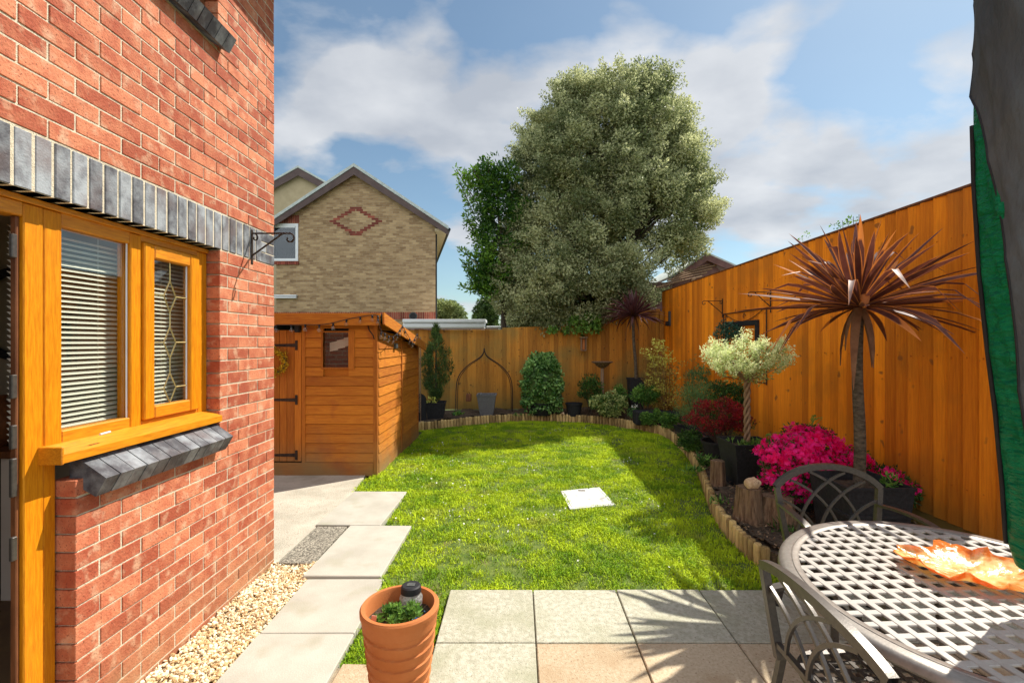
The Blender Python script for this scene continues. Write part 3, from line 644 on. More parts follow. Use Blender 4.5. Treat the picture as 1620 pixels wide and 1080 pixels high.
# room inside
MB().box(-5.2, -5.1, -1.2, 3.4, 0, 2.42).box(-5.1, fx-.15, 3.3, 3.4, 0, 2.42).box(-5.1, fx-.12, -1.2, -1.1, 0, 2.42).box(fx-.12, XW-.101, -1.2, .79, 0, 2.42).box(fx-.12, XW-.103, 2.87, 3.3, 0, 2.42).box(fx-.12, XW-.103, 1.935, 2.86, 0, 1.06).build('room_wall', M['room'], house)
MB().box(-5.1, XW-.102, -1.1, 3.3, -.02, .02).build('room_floor', M['room_floor'], house)
fp = thing('fireplace', 'cream surround with wooden mantel seen inside the open doorway', 'fireplace', (-3.2, 3.0, 0.02))
MB().cbox(-3.275, -3.17, 2.98, 3.08, .02, .93, .005).build('pilaster', M['cream'], fp); MB().cbox(-4.2, -4.1, 2.98, 3.08, .02, .93, .005).build('pilaster', M['cream'], fp)
MB().cbox(-4.25, -3.12, 2.93, 3.28, .932, .975, .004).build('mantel', M['dark_wood'], fp)
MB().box(-4.1, -3.275, 3.06, 3.28, .02, .93).build('hearth', M['black'], fp)
mir = thing('wall_mirror', 'round dark framed mirror above the fireplace inside the house', 'mirror', (-3.46, 3.28, 1.85))
CIRC = np.linspace(0, 2*math.pi, 33); a = CIRC; MB().tube([(-3.46+.3*math.cos(q), 3.265, 1.85+.3*math.sin(q)) for q in a], .03, 8, caps=False).build('mirror_frame', M['black'], mir)
MB().add([(-3.46+.29*math.cos(q), 3.275, 1.85+.29*math.sin(q)) for q in a[:-1]], [list(range(32))]).build('mirror_plate', M['glass'], mir)
vs = MB(); vs.lathe([(.05, 0), (.11, .06), (.13, .16), (.09, .26), (.05, .30), (.06, .33)], (-3.42, 3.08, .976), 20)
tag(vs.build('vase', M['dark_wood'], base=(-3.42, 3.08, .976), smooth=True), 'dark brown vase standing on the mantel inside the house', 'vase')

# wall bracket
def bracket(name, label, y, x, sgn, ztop, zbot, arm, zarm, zbr, brf=.82):
    t = thing(name, label, 'bracket', (x, y, zarm))
    MB().cbox(min(x, x+sgn*.006), max(x, x+sgn*.006), y-.012, y+.012, zbot, ztop, .002).build('backplate', M['iron'], t)
    m_ = MB(); m_.tube([(x, y, zarm), (x+sgn*arm, y, zarm)], .006, 6)
    m_.tube([(x+sgn*.006, y, zbr), (x+sgn*arm*brf, y, zarm)], .006, 6)
    m_.build('arm', M['iron'], t)
    c = MB(); pts = [(x+sgn*(arm-.0+.035*math.sin(q)*(1-q/9)), y, zarm-.035+.035*math.cos(q)*(1-q/9)) for q in np.linspace(0, 5.2, 16)]
    c.tube(pts, .006, 6); c.build('scroll', M['iron'], t); c = MB()
    pts = [(x+sgn*(.025+.02*math.sin(q)*(1-q/9)), y, zarm-.03+.025*math.cos(q)*(1-q/9)) for q in np.linspace(0, 5.2, 14)]
    c.tube(pts, .005, 6); c.build('scroll', M['iron'], t)
bracket('hanging_bracket', 'black iron hanging basket bracket on the sunlit red brick wall', 3.21, XW, 1, 2.42, 2.185, .26, 2.395, 2.245)
bracket('hanging_bracket', 'black scroll bracket on the orange fence, further from the camera', 7.69, XF-.02, -1, 2.36, 2.05, .30, 2.32, 2.12, .8)
bracket('hanging_bracket', 'black scroll bracket on the orange fence, nearest the spiky palm', 6.22, XF-.02, -1, 2.35, 2.04, .27, 2.31, 2.12, .8)

# ------------------------------------------------------------------ fences
def board_fence(mb, p0, p1, z0, top, bw, tlo=.1, thi=.9):
    d = np.array(p1)-np.array(p0); L = np.linalg.norm(d); d /= L; nrm = np.array([d[1], -d[0]])   # faces right of direction
    n = int(L/bw); 
    for k in range(n):
        a = np.array(p0)+d*k*bw; b = a+d*(bw*1.06); t0 = .006; t1 = .027
        zt = top(k*bw)+rng.uniform(-.003, .003); t_ = rng.uniform(tlo, thi)
        q = [a-nrm*0, b-nrm*0, b+nrm*t0*(1), a+nrm*t1]
        V = [(x, y, z0) for x, y in q]+[(x, y, zt) for x, y in q]
        mb.add(V, np.array([[0, 1, 2, 3], [4, 7, 6, 5], [0, 4, 5, 1], [1, 5, 6, 2], [2, 6, 7, 3], [3, 7, 4, 0]]), t_)
ZTF = 2.80
rf = thing('garden_fence', 'tall bright orange close-boarded fence along the right side', 'fence', (XF, 6.5, 0))
mb = MB(); board_fence(mb, (XF, 10.9), (XF, 1.2), .26, lambda s: ZTF if s < 7.70 else 1.75, .125)
# direction is -y: right of direction = -x  (faces the garden)
for zn in (.56, 1.54, 2.45):
    for k in range(61):
        y_ = 10.9-.125*k-.03; mb.box(XF-.0275, XF-.02, y_-.004, y_+.004, zn-.004+rng.uniform(-.012, .012), zn+.004, 0)
mb.build('fence_boards', M['fence'], rf)
MB().cbox(XF-.03, XF+.035, 3.19, 10.9, ZTF+.002, ZTF+.022, .003, .1).build('capping_rail', M['dark_wood'], rf)
MB().cbox(XF-.012, XF+.03, 1.4, 10.9, .05, .258, .004, .3).build('gravel_board', M['fence_back'], rf)
for za_ in (.5, 1.5, 2.4): MB().box(XF+.005, XF+.05, 3.2, 10.9, za_, za_+.08).build('arris_rail', M['fence_back'], rf)
bf = thing('garden_fence', 'weathered brown close-boarded fence across the back of the garden', 'fence', (.5, 10.55, 0))
def topf(s):
    x = -3.2+s
    if x < -.45: return 1.93
    if x < .95: return 1.97+.03*(x+.45)
    if x < 2.0: return 2.04+(x-.95)*.19
    return 2.24+(x-2.0)*.14
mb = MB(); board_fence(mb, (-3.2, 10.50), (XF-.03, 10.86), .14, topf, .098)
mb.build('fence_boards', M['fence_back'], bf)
MB().cbox(-3.2, -.45, 10.47, 10.53, 1.935, 1.955, .003, .1).build('capping_rail', M['dark_wood'], bf)
MB().cbox(-3.2, XF-.05, 10.87, 10.9, .1, .3, .004).build('gravel_board', M['fence_back'], bf)
MB().cbox(3.22, 3.31, 10.72, 10.81, .1, 2.35, .006, .3).build('post', M['fence_back'], bf)

# ------------------------------------------------------------------ log edging
seg = np.linalg.norm(np.diff(edge_s, axis=0), axis=1); cum = np.concatenate([[0], np.cumsum(seg)]); LT = cum[-1]
def at_s(s):
    i = min(np.searchsorted(cum, s, side='right')-1, len(seg)-1); f = (s-cum[i])/seg[i]; return edge_s[i]*(1-f)+edge_s[i+1]*f, (edge_s[i+1]-edge_s[i])/seg[i]
def log_mesh(seed):
    m_ = MB(); r = np.random.default_rng(seed); rr = .031*r.uniform(.92, 1.03)
    prof = [(rr, -.03), (rr*1.01, .07), (rr, .152), (rr*.85, .162), (0.0005, .165)]
    ph = r.uniform(0, 6); m_.lathe(prof, (0, 0, 0), 10, r.uniform(.1, .9), fn=lambda a, z: 1+.06*math.sin(3*a+ph)+.03*math.sin(5*a+z*20)); return m_
log_protos = []
for k in range(14):
    o = log_mesh(100+k).build('log', M['log'], smooth=True); log_protos.append(o.data); bpy.data.objects.remove(o)
logdark = pm('dark_log', (.03, .02, .012), (.07, .045, .025), ns=9, rough=.9, ts=0)
nlog = int(LT/.0655); per = 16; ri = 0; k = 0
names = ['beside the timber shed', 'in front of the potted conifer', 'in front of the arched metal frame', 'in front of the ivy dome', 'below the small box on the back fence', 'in front of the variegated shrub',
         'in the far right curve of the lawn', 'where the border starts to run towards the patio', 'beside the crimson shrub', 'beside the small upright log', 'beside the stump with the stone animal', 'ending at the metal table']
ng = math.ceil(nlog/per)
for g_ in range(ng):
    s0 = g_*per*.0655; p, d = at_s(min(s0+per*.0327, LT-.01))
    rl = thing('log_edging', 'upright logs edging the lawn '+names[min(g_, len(names)-1)], 'lawn edging', (p[0], p[1], 0), 'log edging rolls round the lawn')
    for j in range(per):
        k = g_*per+j
        if k >= nlog: break
        q, d = at_s(k*.0655+.03); nrm = np.array([-d[1], d[0]])
        o = bpy.data.objects.new('log', rnd.choice(log_protos)); COL.objects.link(o); o.parent = rl
        o.location = (q[0]-p[0]-nrm[0]*.022, q[1]-p[1]-nrm[1]*.022, rnd.uniform(-.012, .008)); o.rotation_euler = (rnd.uniform(-.03, .03), rnd.uniform(-.03, .03), rnd.uniform(0, 6.28))

# ------------------------------------------------------------------ shed
SX = -1.745; SY = 5.84; SYB = 8.14
shed = thing('garden_shed', 'orange timber pent-roof shed with shiplap boards and small window', 'shed', (SX-.9, 6.9, 0))
mb = MB()
# front cladding (faces -y), from corner to door at x: px 485 -> X
xd1 = (484-820)/746*SY; xw0, xw1 = (512-820)/746*SY, (552-820)/746*SY; wz1, wz0 = P(0, 526, SY)[2], P(0, 581, SY)[2]
z = .17; hb = .118
while z < 1.86:
    z1 = min(z+hb, 1.87); t_ = rng.uniform(.2, .8)
    def strip(a, b):
        mb.add([(a, SY-.016, z), (b, SY-.016, z), (b, SY-.006, z1-.006), (a, SY-.006, z1-.006), (a, SY+.02, z), (b, SY+.02, z), (b, SY+.02, z1-.006), (a, SY+.02, z1-.006)],
               np.array([[0, 1, 2, 3], [0, 4, 5, 1], [3, 2, 6, 7], [0, 3, 7, 4], [1, 5, 6, 2]]), t_)
    if z1 > wz0 and z < wz1: strip(xd1, xw0); strip(xw1, SX-.045)
    else: strip(xd1, SX-.045)
    z += hb
mb.box(xd1, SX-.03, SY+.021, SY+.03, .02, wz0).box(xd1, xw0, SY+.021, SY+.03, wz0, 1.9).box(xw1, SX-.03, SY+.021, SY+.03, wz0, 1.9)
mb.build('front_panel', M['shed'], shed)
MB().cbox(SX-.045, SX+.006, SY-.022, SY+.03, .0, 1.87, .003, .3).build('corner_trim', M['shed_v'], shed); MB().cbox(xd1-.045, xd1, SY-.02, SY+.03, .0, 1.87, .003, .6).build('door_jamb', M['shed_v'], shed)
MB().cbox(-3.6, SX-.046, SY-.028, SY+.01, .0, .165, .004, .2).build('base_board', M['shed'], shed); MB().cbox(SX-.01, SX+.012, SY+.03, SYB, .0, .15, .004, .2).build('base_board', M['shed'], shed)
# side panel (faces +x)
mb = MB(); z = .15; k = 0
def side_top(y): return 1.90-(y-SY)*(.30/(SYB-SY))
ymid = PX(634, SX) 
while z < 1.86:
    for (a, b) in ((SY+.03, ymid-.02), (ymid+.02, SYB)):
        ya, yb = a, b; t_ = rng.uniform(.2, .8)
        z1a = min(z+hb-.006, side_top(ya)); z1b = min(z+hb-.006, side_top(yb))
        if z1b <= z+.01 and z1a <= z+.01: continue
        z1b = max(z1b, z+.001); z1a = max(z1a, z+.001)
        mb.add([(SX+.014, ya, z), (SX+.014, yb, z), (SX+.004, yb, z1b), (SX+.004, ya, z1a), (SX-.02, ya, z), (SX-.02, yb, z), (SX-.02, yb, z1b), (SX-.02, ya, z1a)],
               np.array([[0, 1, 2, 3], [0, 4, 5, 1], [3, 2, 6, 7]]), t_)
    z += hb
mb.box(SX-.03, SX-.021, SY+.03, SYB, .02, 1.6)
mb.build('side_panel', M['shed'], shed)
MB().cbox(SX-.02, SX+.022, ymid-.02, ymid+.02, .02, 1.72, .003, .2).build('side_batten', M['shed_v'], shed); MB().cbox(SX-.03, SX+.018, SYB-.0, SYB+.04, .0, 1.6, .003, .2).build('side_batten', M['shed_v'], shed)
MB().box(-3.6, SX-.03, SYB-.02, SYB+.02, 0, 1.6).box(-3.62, -3.6, SY, SYB, 0, 1.7).build('rear_panel', M['shed'], shed)
# roof
yf, yb = SY-.12, SYB+.12; zf, zb_ = 1.99, 1.62
MB().add([(-3.7, yf, zf-.03), (SX+.10, yf, zf-.03), (SX+.10, yb, zb_-.03), (-3.7, yb, zb_-.03), (-3.7, yf, zf), (SX+.10, yf, zf), (SX+.10, yb, zb_), (-3.7, yb, zb_)],
   np.array([[3, 2, 1, 0], [4, 5, 6, 7], [0, 1, 5, 4], [1, 2, 6, 5], [2, 3, 7, 6]])).build('roof', M['felt'], shed)
fa = MB(); fa.cbox(-3.7, SX+.075, yf-.022, yf-.002, zf-.135, zf+.012, .003, .5)
fa.add([(SX+.103, yf-.02, zf-.12), (SX+.103, yb, zb_-.12), (SX+.103, yb, zb_+.012), (SX+.103, yf-.02, zf+.02), (SX+.125, yf-.02, zf-.12), (SX+.125, yb, zb_-.12), (SX+.125, yb, zb_+.012), (SX+.125, yf-.02, zf+.02)],
       np.array([[0, 1, 2, 3], [7, 6, 5, 4], [0, 4, 5, 1], [3, 2, 6, 7], [0, 3, 7, 4]]), .6)
fa.build('fascia', M['shed'], shed)
# door
dr = MB(); x = xd1-.05; 
while x > -3.5:
    dr.cbox(x-.088, x-.002, SY-.014, SY+.01, .18, 1.80, .003, rng.uniform(.2, .9)); x -= .09
x0d = (466-820)/746*SY
door = dr.build('door', M['shed_v'], shed)
for z in (P(0, 546, SY)[2], P(0, 632, SY)[2], P(0, 719, SY)[2]):
    xe = (468-820)/746*SY; hg = MB()
    hg.add([(xe-.42, SY-.02, z-.008), (xe, SY-.02, z-.022), (xe, SY-.02, z+.022), (xe-.42, SY-.02, z+.008), (xe-.42, SY-.014, z-.008), (xe, SY-.014, z-.022), (xe, SY-.014, z+.022), (xe-.42, SY-.014, z+.008)],
           np.array([[0, 1, 2, 3], [0, 4, 5, 1], [3, 2, 6, 7], [1, 5, 6, 2]])); hg.cbox(xe-.001, xe+.03, SY-.022, SY-.013, z-.06, z+.06, .002); hg.build('hinge', M['iron'], door)
wf = MB(); b_ = .02; wf.box(xw0-b_, xw0, SY-.02, SY+.02, wz0-b_, wz1+b_, .2).box(xw1, xw1+.075, SY-.022, SY+.02, wz0-b_, wz1+b_, .6).box(xw0, xw1, SY-.02, SY+.02, wz1, wz1+b_, .2).box(xw0, xw1, SY-.02, SY+.02, wz0-b_, wz0, .2)
wfo = wf.build('window_frame', M['shed_v'], shed)
MB().box(xw0, xw1, SY+.006, SY+.01, wz0, wz1).build('window_pane', M['glass'], wfo)
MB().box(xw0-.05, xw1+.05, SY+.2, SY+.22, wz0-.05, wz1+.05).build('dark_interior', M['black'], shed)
cl = MB()
for k in range(3):
    zc_ = (wz0+wz1)/2+.03+.03*k; cl.add([(xw0+.02+.09*k, SY+.14, zc_-.05), (xw0+.13+.09*k, SY+.13, zc_-.03), (xw0+.12+.09*k, SY+.13, zc_+.08), (xw0+.02+.09*k, SY+.14, zc_+.06)], np.array([[0, 1, 2, 3]]))
tag(cl.build('folded_cloth', M['cream'], base=(xw0, SY+.14, wz0)), 'pale folded cloth seen behind the shed window', 'cloth')
# wreath
wr = thing('wreath', 'yellow flower wreath hanging on the shed door', 'wreath', ((438-820)/746*SY, SY-.05, P(0, 572, SY)[2]))
mb = MB(); c0 = np.array(wr.location); aa = rng.uniform(0, 2*math.pi, 420); rr = .13+rng.normal(0, .022, 420)
Pn = np.stack([c0[0]+rr*np.cos(aa), c0[1]+rng.uniform(-.03, .02, 420), c0[2]+rr*np.sin(aa)], 1)
mb.leaves(Pn, rng.normal(size=(420, 3))+np.array([0, -.6, 0]), rng.uniform(.03, .05, 420), .018, rng.random(420)); mb.build('flowers', M['leaf_yellow'], wr)
MB().tube([(c0[0]+.13*math.cos(q), c0[1], c0[2]+.13*math.sin(q)) for q in CIRC], .012, 6, caps=False).build('ring', M['bark_dark'], wr)
# sensor box, lamp
sb = MB(); q = P(471, 518, SY-.05); sb.cbox(q[0]-.028, q[0]+.028, SY-.08, SY-.017, q[2]-.06, q[2]+.06, .006)
tag(sb.build('power_box', M['black'], base=q), 'small black box fixed above the shed door', 'box')
q = (SX+.03, PX(623, SX), P(0, 547, PX(623, SX))[2]); tag(MB().cbox(q[0]-.02, q[0]+.02, q[1]-.045, q[1]+.045, q[2]-.035, q[2]+.035, .006).build('socket_box', M['slate_pot'], base=q), 'grey box on the sunlit side of the shed', 'box')
# string lights
sl = thing('string_lights', 'black cable of clear bulbs draped round the shed roof edge', 'string lights', (SX, SY-.15, 1.8))
cp = []; bulbs = []
fy = yf-.03
fpx = [(437, 514), (461, 514), (483, 513), (505, 514), (527, 511), (548, 505), (570, 501), (589, 498), (598, 499)]
for (a1, b1) in fpx: cp.append(np.array(P(a1, b1, fy)))
spx = [(598, 503), (603, 525), (609, 527), (615, 531), (622, 533), (628, 528), (633, 521), (637, 515), (641, 523), (648, 535), (652, 541), (656, 536), (660, 528)]
for i, (a1, b1) in enumerate(spx):
    Xs = SX+.14; D = max(fy, PX(a1, Xs)) if i else fy; cp.append(np.array(P(a1, b1, min(D, yb+.2))))
cp = np.array(cp); sl_c = MB(); sl_c.tube(np.array(smooth_poly(list(cp), 2)), .004, 5); sl_c.build('cable', M['black'], sl)
bp_ = None
for i, c_ in enumerate(cp):
    m_ = MB(); m_.lathe([(.0005, 0), (.011, -.002), (.012, -.03), (.010, -.036)], c_, 8); m_.build('bulb_holder', M['black'], sl, smooth=True)
    m_ = MB(); m_.lathe([(.010, -.036), (.022, -.05), (.026, -.066), (.020, -.084), (.0005, -.092)], c_, 10); m_.build('bulb', M['glass_clear'], sl, smooth=True)
hb_ = MB(); c_ = P(583, 517, SY-.03); hb_.tube([P(582, 514, SY-.03), P(584, 522, SY-.06), P(590, 530, SY-.09), P(592, 536, SY-.05)], .008, 6)
tag(hb_.build('hook', M['iron'], base=c_), 'black iron hook on the front corner of the shed', 'hook')
# trellis strip behind shed
tr = MB(); xt = (663-820)/746*9.0
for k in range(26):
    z0 = .3+k*.055; tr.tube([(xt-.06, 9.0, z0), (xt+.03, 9.0, z0+.055)], .005, 4).tube([(xt+.03, 9.0, z0), (xt-.06, 9.0, z0+.055)], .005, 4)
tr.tube([(xt-.06, 9.0, .1), (xt-.06, 9.0, 1.75)], .008, 5).tube([(xt+.03, 9.0, .1), (xt+.03, 9.0, 1.75)], .008, 5)
tag(tr.build('trellis', M['wood_small'], base=(xt, 9, .1)), 'narrow weathered lattice trellis between the shed and the back fence', 'trellis')

# ------------------------------------------------------------------ neighbour houses
HD = 16.0
nh = thing('gabled_house', 'buff brick gabled house with red brick diamond behind the shed', 'house', (-5.5, HD, 0))
cx = (563-820)/746*HD; xr = (689-820)/746*HD; xl = 2*cx-xr; za = P(0, 267, HD)[2]-.04; ze = za-(xr-cx)*(P(0, 267, HD)[2]-P(0, 365, HD)[2])/((711-820)/746*HD-cx)
mb = MB(); mb.add([(xl, HD, 0), (xr, HD, 0), (xr, HD, ze), (cx, HD, za), (xl, HD, ze), (xl-2.2, HD+9, 0), (xr-2.2, HD+9, 0), (xr-2.2, HD+9, ze), (cx-2.2, HD+9, za), (xl-2.2, HD+9, ze)],
    [[0, 1, 2, 3, 4], [9, 8, 7, 6, 5], [1, 6, 7, 2], [5, 0, 4, 9], [3, 2, 7, 8], [4, 3, 8, 9]]); mb.build('wall', M['buff_brick'], nh)
# roof planes with verge
def roof_side(xa_, za_, xb_, zb2, D0, D1, th, mb, t=.5, sk=0):
    V = [(xa_, D0, za_), (xb_, D0, zb2), (xb_-sk, D1, zb2), (xa_-sk, D1, za_), (xa_, D0, za_+th), (xb_, D0, zb2+th), (xb_-sk, D1, zb2+th), (xa_-sk, D1, za_+th)]
    mb.add(V, np.array([[3, 2, 1, 0], [4, 5, 6, 7], [0, 1, 5, 4], [1, 2, 6, 5], [2, 3, 7, 6], [0, 4, 7, 3]]), t)
apz = P(0, 267, HD)[2]; ex = (711-820)/746*HD; ez = P(0, 365, HD)[2]; elx = 2*cx-ex
rb = MB(); roof_side(cx, apz, ex, ez, HD-.22, HD+9, .11, rb, sk=2.2); roof_side(cx, apz, elx, ez, HD-.22, HD+9, .11, rb, sk=2.2); rb.build('roof', M['tile'], nh)
fb = MB()
for (x1_, z1_) in ((ex, ez), (elx, ez)):
    fb.add([(cx, HD-.2, apz-.01), (x1_, HD-.2, ez-.01), (x1_, HD-.2, ez-.20), (cx, HD-.2, apz-.27), (cx, HD-.17, apz-.01), (x1_, HD-.17, ez-.01), (x1_, HD-.17, ez-.20), (cx, HD-.17, apz-.27)],
       np.array([[0, 1, 2, 3], [7, 6, 5, 4], [3, 2, 6, 7], [1, 5, 6, 2]]))
fb.build('bargeboard', M['fascia'], nh)
MB().add([(xr, HD-.16, ze-.32), (ex-.03, HD-.16, ez-.03), (xr, HD-.16, ez+.05), (xr-2.2, HD+9, ze-.32), (ex-2.23, HD+9, ez-.03), (xr-2.2, HD+9, ez+.05)], [[0, 1, 2], [0, 3, 4, 1]]).build('box_soffit', M['far_render'], nh)
MB().tube([(ex+.02, HD-.2, ez), (ex-2.18, HD+9, ez)], .055, 8).tube([(xr+.0, HD+.1, ez-.1), (xr+.0, HD+.1, 0)], .035, 8).build('gutter', M['black'], nh)
# window at left
wx0, wx1 = (430-820)/746*HD, (472-820)/746*HD; wz1_, wz0_ = P(0, 354, HD)[2], P(0, 413, HD)[2]
wm = MB(); b_ = .085
wm.box(wx0, wx1, HD-.03, HD-.005, wz1_-b_, wz1_).box(wx0, wx1, HD-.03, HD-.005, wz0_, wz0_+b_).box(wx1-b_, wx1, HD-.03, HD-.005, wz0_+b_, wz1_-b_).box(wx0, wx0+b_, HD-.03, HD-.005, wz0_+b_, wz1_-b_)
wm.box(wx0+b_+.02, wx1-b_-.02, HD-.022, HD-.006, wz1_-b_-.05, wz1_-b_-.0)
wmo = wm.build('window', M['white'], nh); MB().box(wx0+b_, wx1-b_, HD-.012, HD-.008, wz0_+b_, wz1_-b_).build('pane', M['glass'], wmo)
MB().box(wx0+b_, wx1-b_, HD-.006, HD-.003, wz0_+b_, wz1_-b_).build('dark_glazing', M['black'], wmo)
rd = MB(); x = wx1+.03
while x > wx0-.3: rd.box(x-.068, x-.006, HD-.006, HD-.001, wz1_+.02, wz1_+.29, rng.random()); x -= .075
rd.build('window_lintel', M['red_small'], nh); rd = MB(); x = wx1+.03
while x > wx0-.3: rd.box(x-.068, x-.006, HD-.05, HD-.001, wz0_-.12, wz0_-.02, rng.random()); x -= .075
rd.build('window_sill', M['red_small'], nh); rd = MB()
dcx, dcz = P(563, 0, HD)[0], P(0, 350, HD)[2]
for k in range(-6, 7):
    off = .78*(1-abs(k)/6.0)
    for sgn in ((-1, 1) if abs(k) < 6 else (1,)):
        xx = dcx+sgn*off; rd.box(xx-.115 if abs(k) < 6 else xx-.2, xx+.115 if abs(k) < 6 else xx+.2, HD-.006, HD-.001, dcz+k*.075-.034, dcz+k*.075+.034, rng.random())
rd.build('red_diamond', M['red_small'], nh); rd = MB(); zb0, zb1 = P(0, 505, HD)[2], P(0, 493.5, HD)[2]; x = xr
while x > -9: rd.box(x-.068, x-.006, HD-.005, HD-.001, zb0, zb1, rng.random()); x -= .075
rd.build('red_brick_band', M['red_small'], nh)
q = P(654, 500, HD); MB().tube([(q[0], HD-.03, q[2]), (q[0], HD, q[2])], .12, 16).build('vent', M['black'], nh)
a2 = np.linspace(0, 2*math.pi, 21); MB().tube([(q[0]+.12*math.cos(u), HD-.035, q[2]+.12*math.sin(u)) for u in a2], .022, 6, caps=False).build('vent_collar', M['slate_pot'], nh)
q = P(471, 468, HD); MB().cbox(q[0]-1.5, q[0], HD-.12, HD-.01, q[2]-.02, q[2]+.03, .01).cbox(q[0]-1.5, q[0]-.01, HD-.12, HD-.01, q[2]-.09, q[2]-.04, .01).build('overflow_pipe', M['white'], nh)
q = P(693, 493, HD); 
# second house behind
H2 = 22.0; h2 = thing('gabled_house', 'second gable with cream wall peeping over the buff brick house', 'house', (-10.2, H2, 0))
c2 = (475-820)/746*H2; a2z = P(0, 275, H2)[2]; sl2 = .72
MB().add([(c2-4, H2, 0), (c2+4, H2, 0), (c2+4, H2, a2z-4*.56), (c2, H2, a2z), (c2-4, H2, a2z-4*.56), (c2-4, H2+7, 0), (c2+4, H2+7, 0), (c2+4, H2+7, a2z-4*.56), (c2, H2+7, a2z), (c2-4, H2+7, a2z-4*.56)],
   [[0, 1, 2, 3, 4], [1, 6, 7, 2], [5, 0, 4, 9], [9, 8, 7, 6, 5]]).build('wall', M['far_render'], h2)
rb = MB(); ap2 = P(0, 268, H2)[2]; roof_side(c2, ap2, c2+4.4, ap2-4.4*.56, H2-.25, H2+7, .09, rb); roof_side(c2, ap2, c2-4.4, ap2-4.4*.56, H2-.25, H2+7, .09, rb); rb.build('roof', M['tile'], h2)
fb = MB()
for sg in (-1, 1):
    x1_ = c2+sg*4.4; fb.add([(c2, H2-.22, ap2-.01), (x1_, H2-.22, ap2-4.4*.56-.01), (x1_, H2-.22, ap2-4.4*.56-.3), (c2, H2-.22, ap2-.36), (c2, H2-.19, ap2-.01), (x1_, H2-.19, ap2-4.4*.56-.01), (x1_, H2-.19, ap2-4.4*.56-.3), (c2, H2-.19, ap2-.36)],
       np.array([[0, 1, 2, 3], [7, 6, 5, 4], [3, 2, 6, 7]]))
fb.build('bargeboard', M['fascia'], h2)
# white flat roofed building
WD = 14.0; wb = thing('conservatory', 'low white conservatory roof just above the back fence', 'conservatory', (-1.5, WD, 0))
x0_, x1_ = (691-820)/746*WD, (766-820)/746*WD; x2_ = (797-820)/746*WD
zt, zt2 = P(0, 505, WD)[2], P(0, 515, WD)[2]
MB().box(x0_-1, x1_, WD, WD+4, 0, zt-.10).box(x1_, x2_, WD+.3, WD+4, 0, zt2-.06).build('wall', M['white'], wb)
MB().cbox(x0_-1, x1_+.05, WD-.08, WD+4.1, zt-.095, zt, .01).cbox(x1_+.055, x2_+.1, WD+.2, WD+4.1, zt2-.055, zt2, .01).cbox(x0_-1, x1_+.02, WD-.04, WD-.002, zt-.24, zt-.13, .01).build('roof_edge', M['white'], wb)
# outbuilding with pergola beyond the right fence
OD = 12.0
ob = thing('summerhouse', 'purple brown gabled roof beyond the orange fence with dark walls', 'outbuilding', (5.6, OD, 0))
ca = P(1118, 402, OD); 
def op(px, py, D=OD): return np.array(P(px, py, D))
rb = MB(); A = ca; L_ = op(1062, 440); Rr = op(1168, 424)
dd = np.array([0, 4.0, 0]); th = np.array([0, 0, .06])
for E in (L_, Rr):
    V = [A, E, E+dd, A+dd, A+th, E+th, E+dd+th, A+dd+th]; rb.add(V, np.array([[0, 1, 2, 3], [7, 6, 5, 4], [0, 4, 5, 1], [1, 5, 6, 2]]))
rb.build('roof', M['tile'], ob)
M['purple'] = pm('purple_brown_boards', (.12, .06, .055), (.19, .10, .09), ns=6, rough=.7, ts=0)
fb = MB()
for E in (L_, Rr):
    A2 = np.array(A)-[0, .05, .0]; E2 = E-[0, .05, 0]; h_ = np.array([0, 0, -.17]); y_ = np.array([0, .04, 0])
    fb.add([A2, E2, E2+h_, A2+h_, A2+y_, E2+y_, E2+h_+y_, A2+h_+y_], np.array([[0, 1, 2, 3], [7, 6, 5, 4], [3, 2, 6, 7], [1, 5, 6, 2]]))
fb.build('bargeboard', M['purple'], ob)
MB().box(L_[0]-.6, Rr[0]+.3, OD+.1, OD+4, 0, Rr[2]-.35).add([(L_[0]+.1, OD+.09, Rr[2]-.4), (Rr[0]-.05, OD+.09, Rr[2]-.4), (A[0], OD+.09, A[2]-.05)], [[0, 1, 2]]).build('wall', M['purple'], ob)
pg = thing('pergola', 'mossy grey timber pergola slats between the tree and the orange fence', 'pergola', (4.4, 11.6, 0))
mb = MB()
for k in range(5):
    a1 = op(1038+k*9, 455-k*5.5, 11.4+.12*k); b1 = op(1110+k*8, 437-k*6, 11.7+.12*k); mb.tube([a1, (a1+b1)/2+[0, 0, .02], b1], .035, 6, rng.random(), flat=.6)
mb.build('slat', M['wood_small'], pg)
a1 = op(1096, 440, 11.6); MB().cbox(a1[0]-.05, a1[0]+.05, 11.55, 11.65, 0, a1[2], .005).build('post', M['wood_small'], pg)
# ------------------------------------------------------------------ lawn grass
def vnoise(x, y, s, seed):
    r = np.random.default_rng(seed); T = r.random((64, 64)); X = x/s; Y = y/s
    xi = np.floor(X).astype(int); yi = np.floor(Y).astype(int); fx_ = X-xi; fy_ = Y-yi; fx_ = fx_*fx_*(3-2*fx_); fy_ = fy_*fy_*(3-2*fy_)
    g_ = lambda a, b: T[a % 64, b % 64]
    return (g_(xi, yi)*(1-fx_)+g_(xi+1, yi)*fx_)*(1-fy_)+(g_(xi, yi+1)*(1-fx_)+g_(xi+1, yi+1)*fx_)*fy_
cover = [(.467, 5.20), (.916, 5.34), (.983, 4.763), (.51, 4.638)]
def sample_lawn(n):
    x = rng.uniform(-2.0, 2.8, n); y = 2.35+(10.1-2.35)*rng.random(n)**1.45
    ok = inpoly(x, y, lawn_poly); 
    cc = [(.50, 5.17), (.90, 5.31), (.95, 4.79), (.54, 4.67)]; ok &= ~inpoly(x, y, cc)
    return x[ok], y[ok]
x, y = sample_lawn(420000)
dens = vnoise(x, y, .22, 1)*.5+vnoise(x, y, .07, 2)*.5+.25*(vnoise(x, y, .9, 3)-.5)
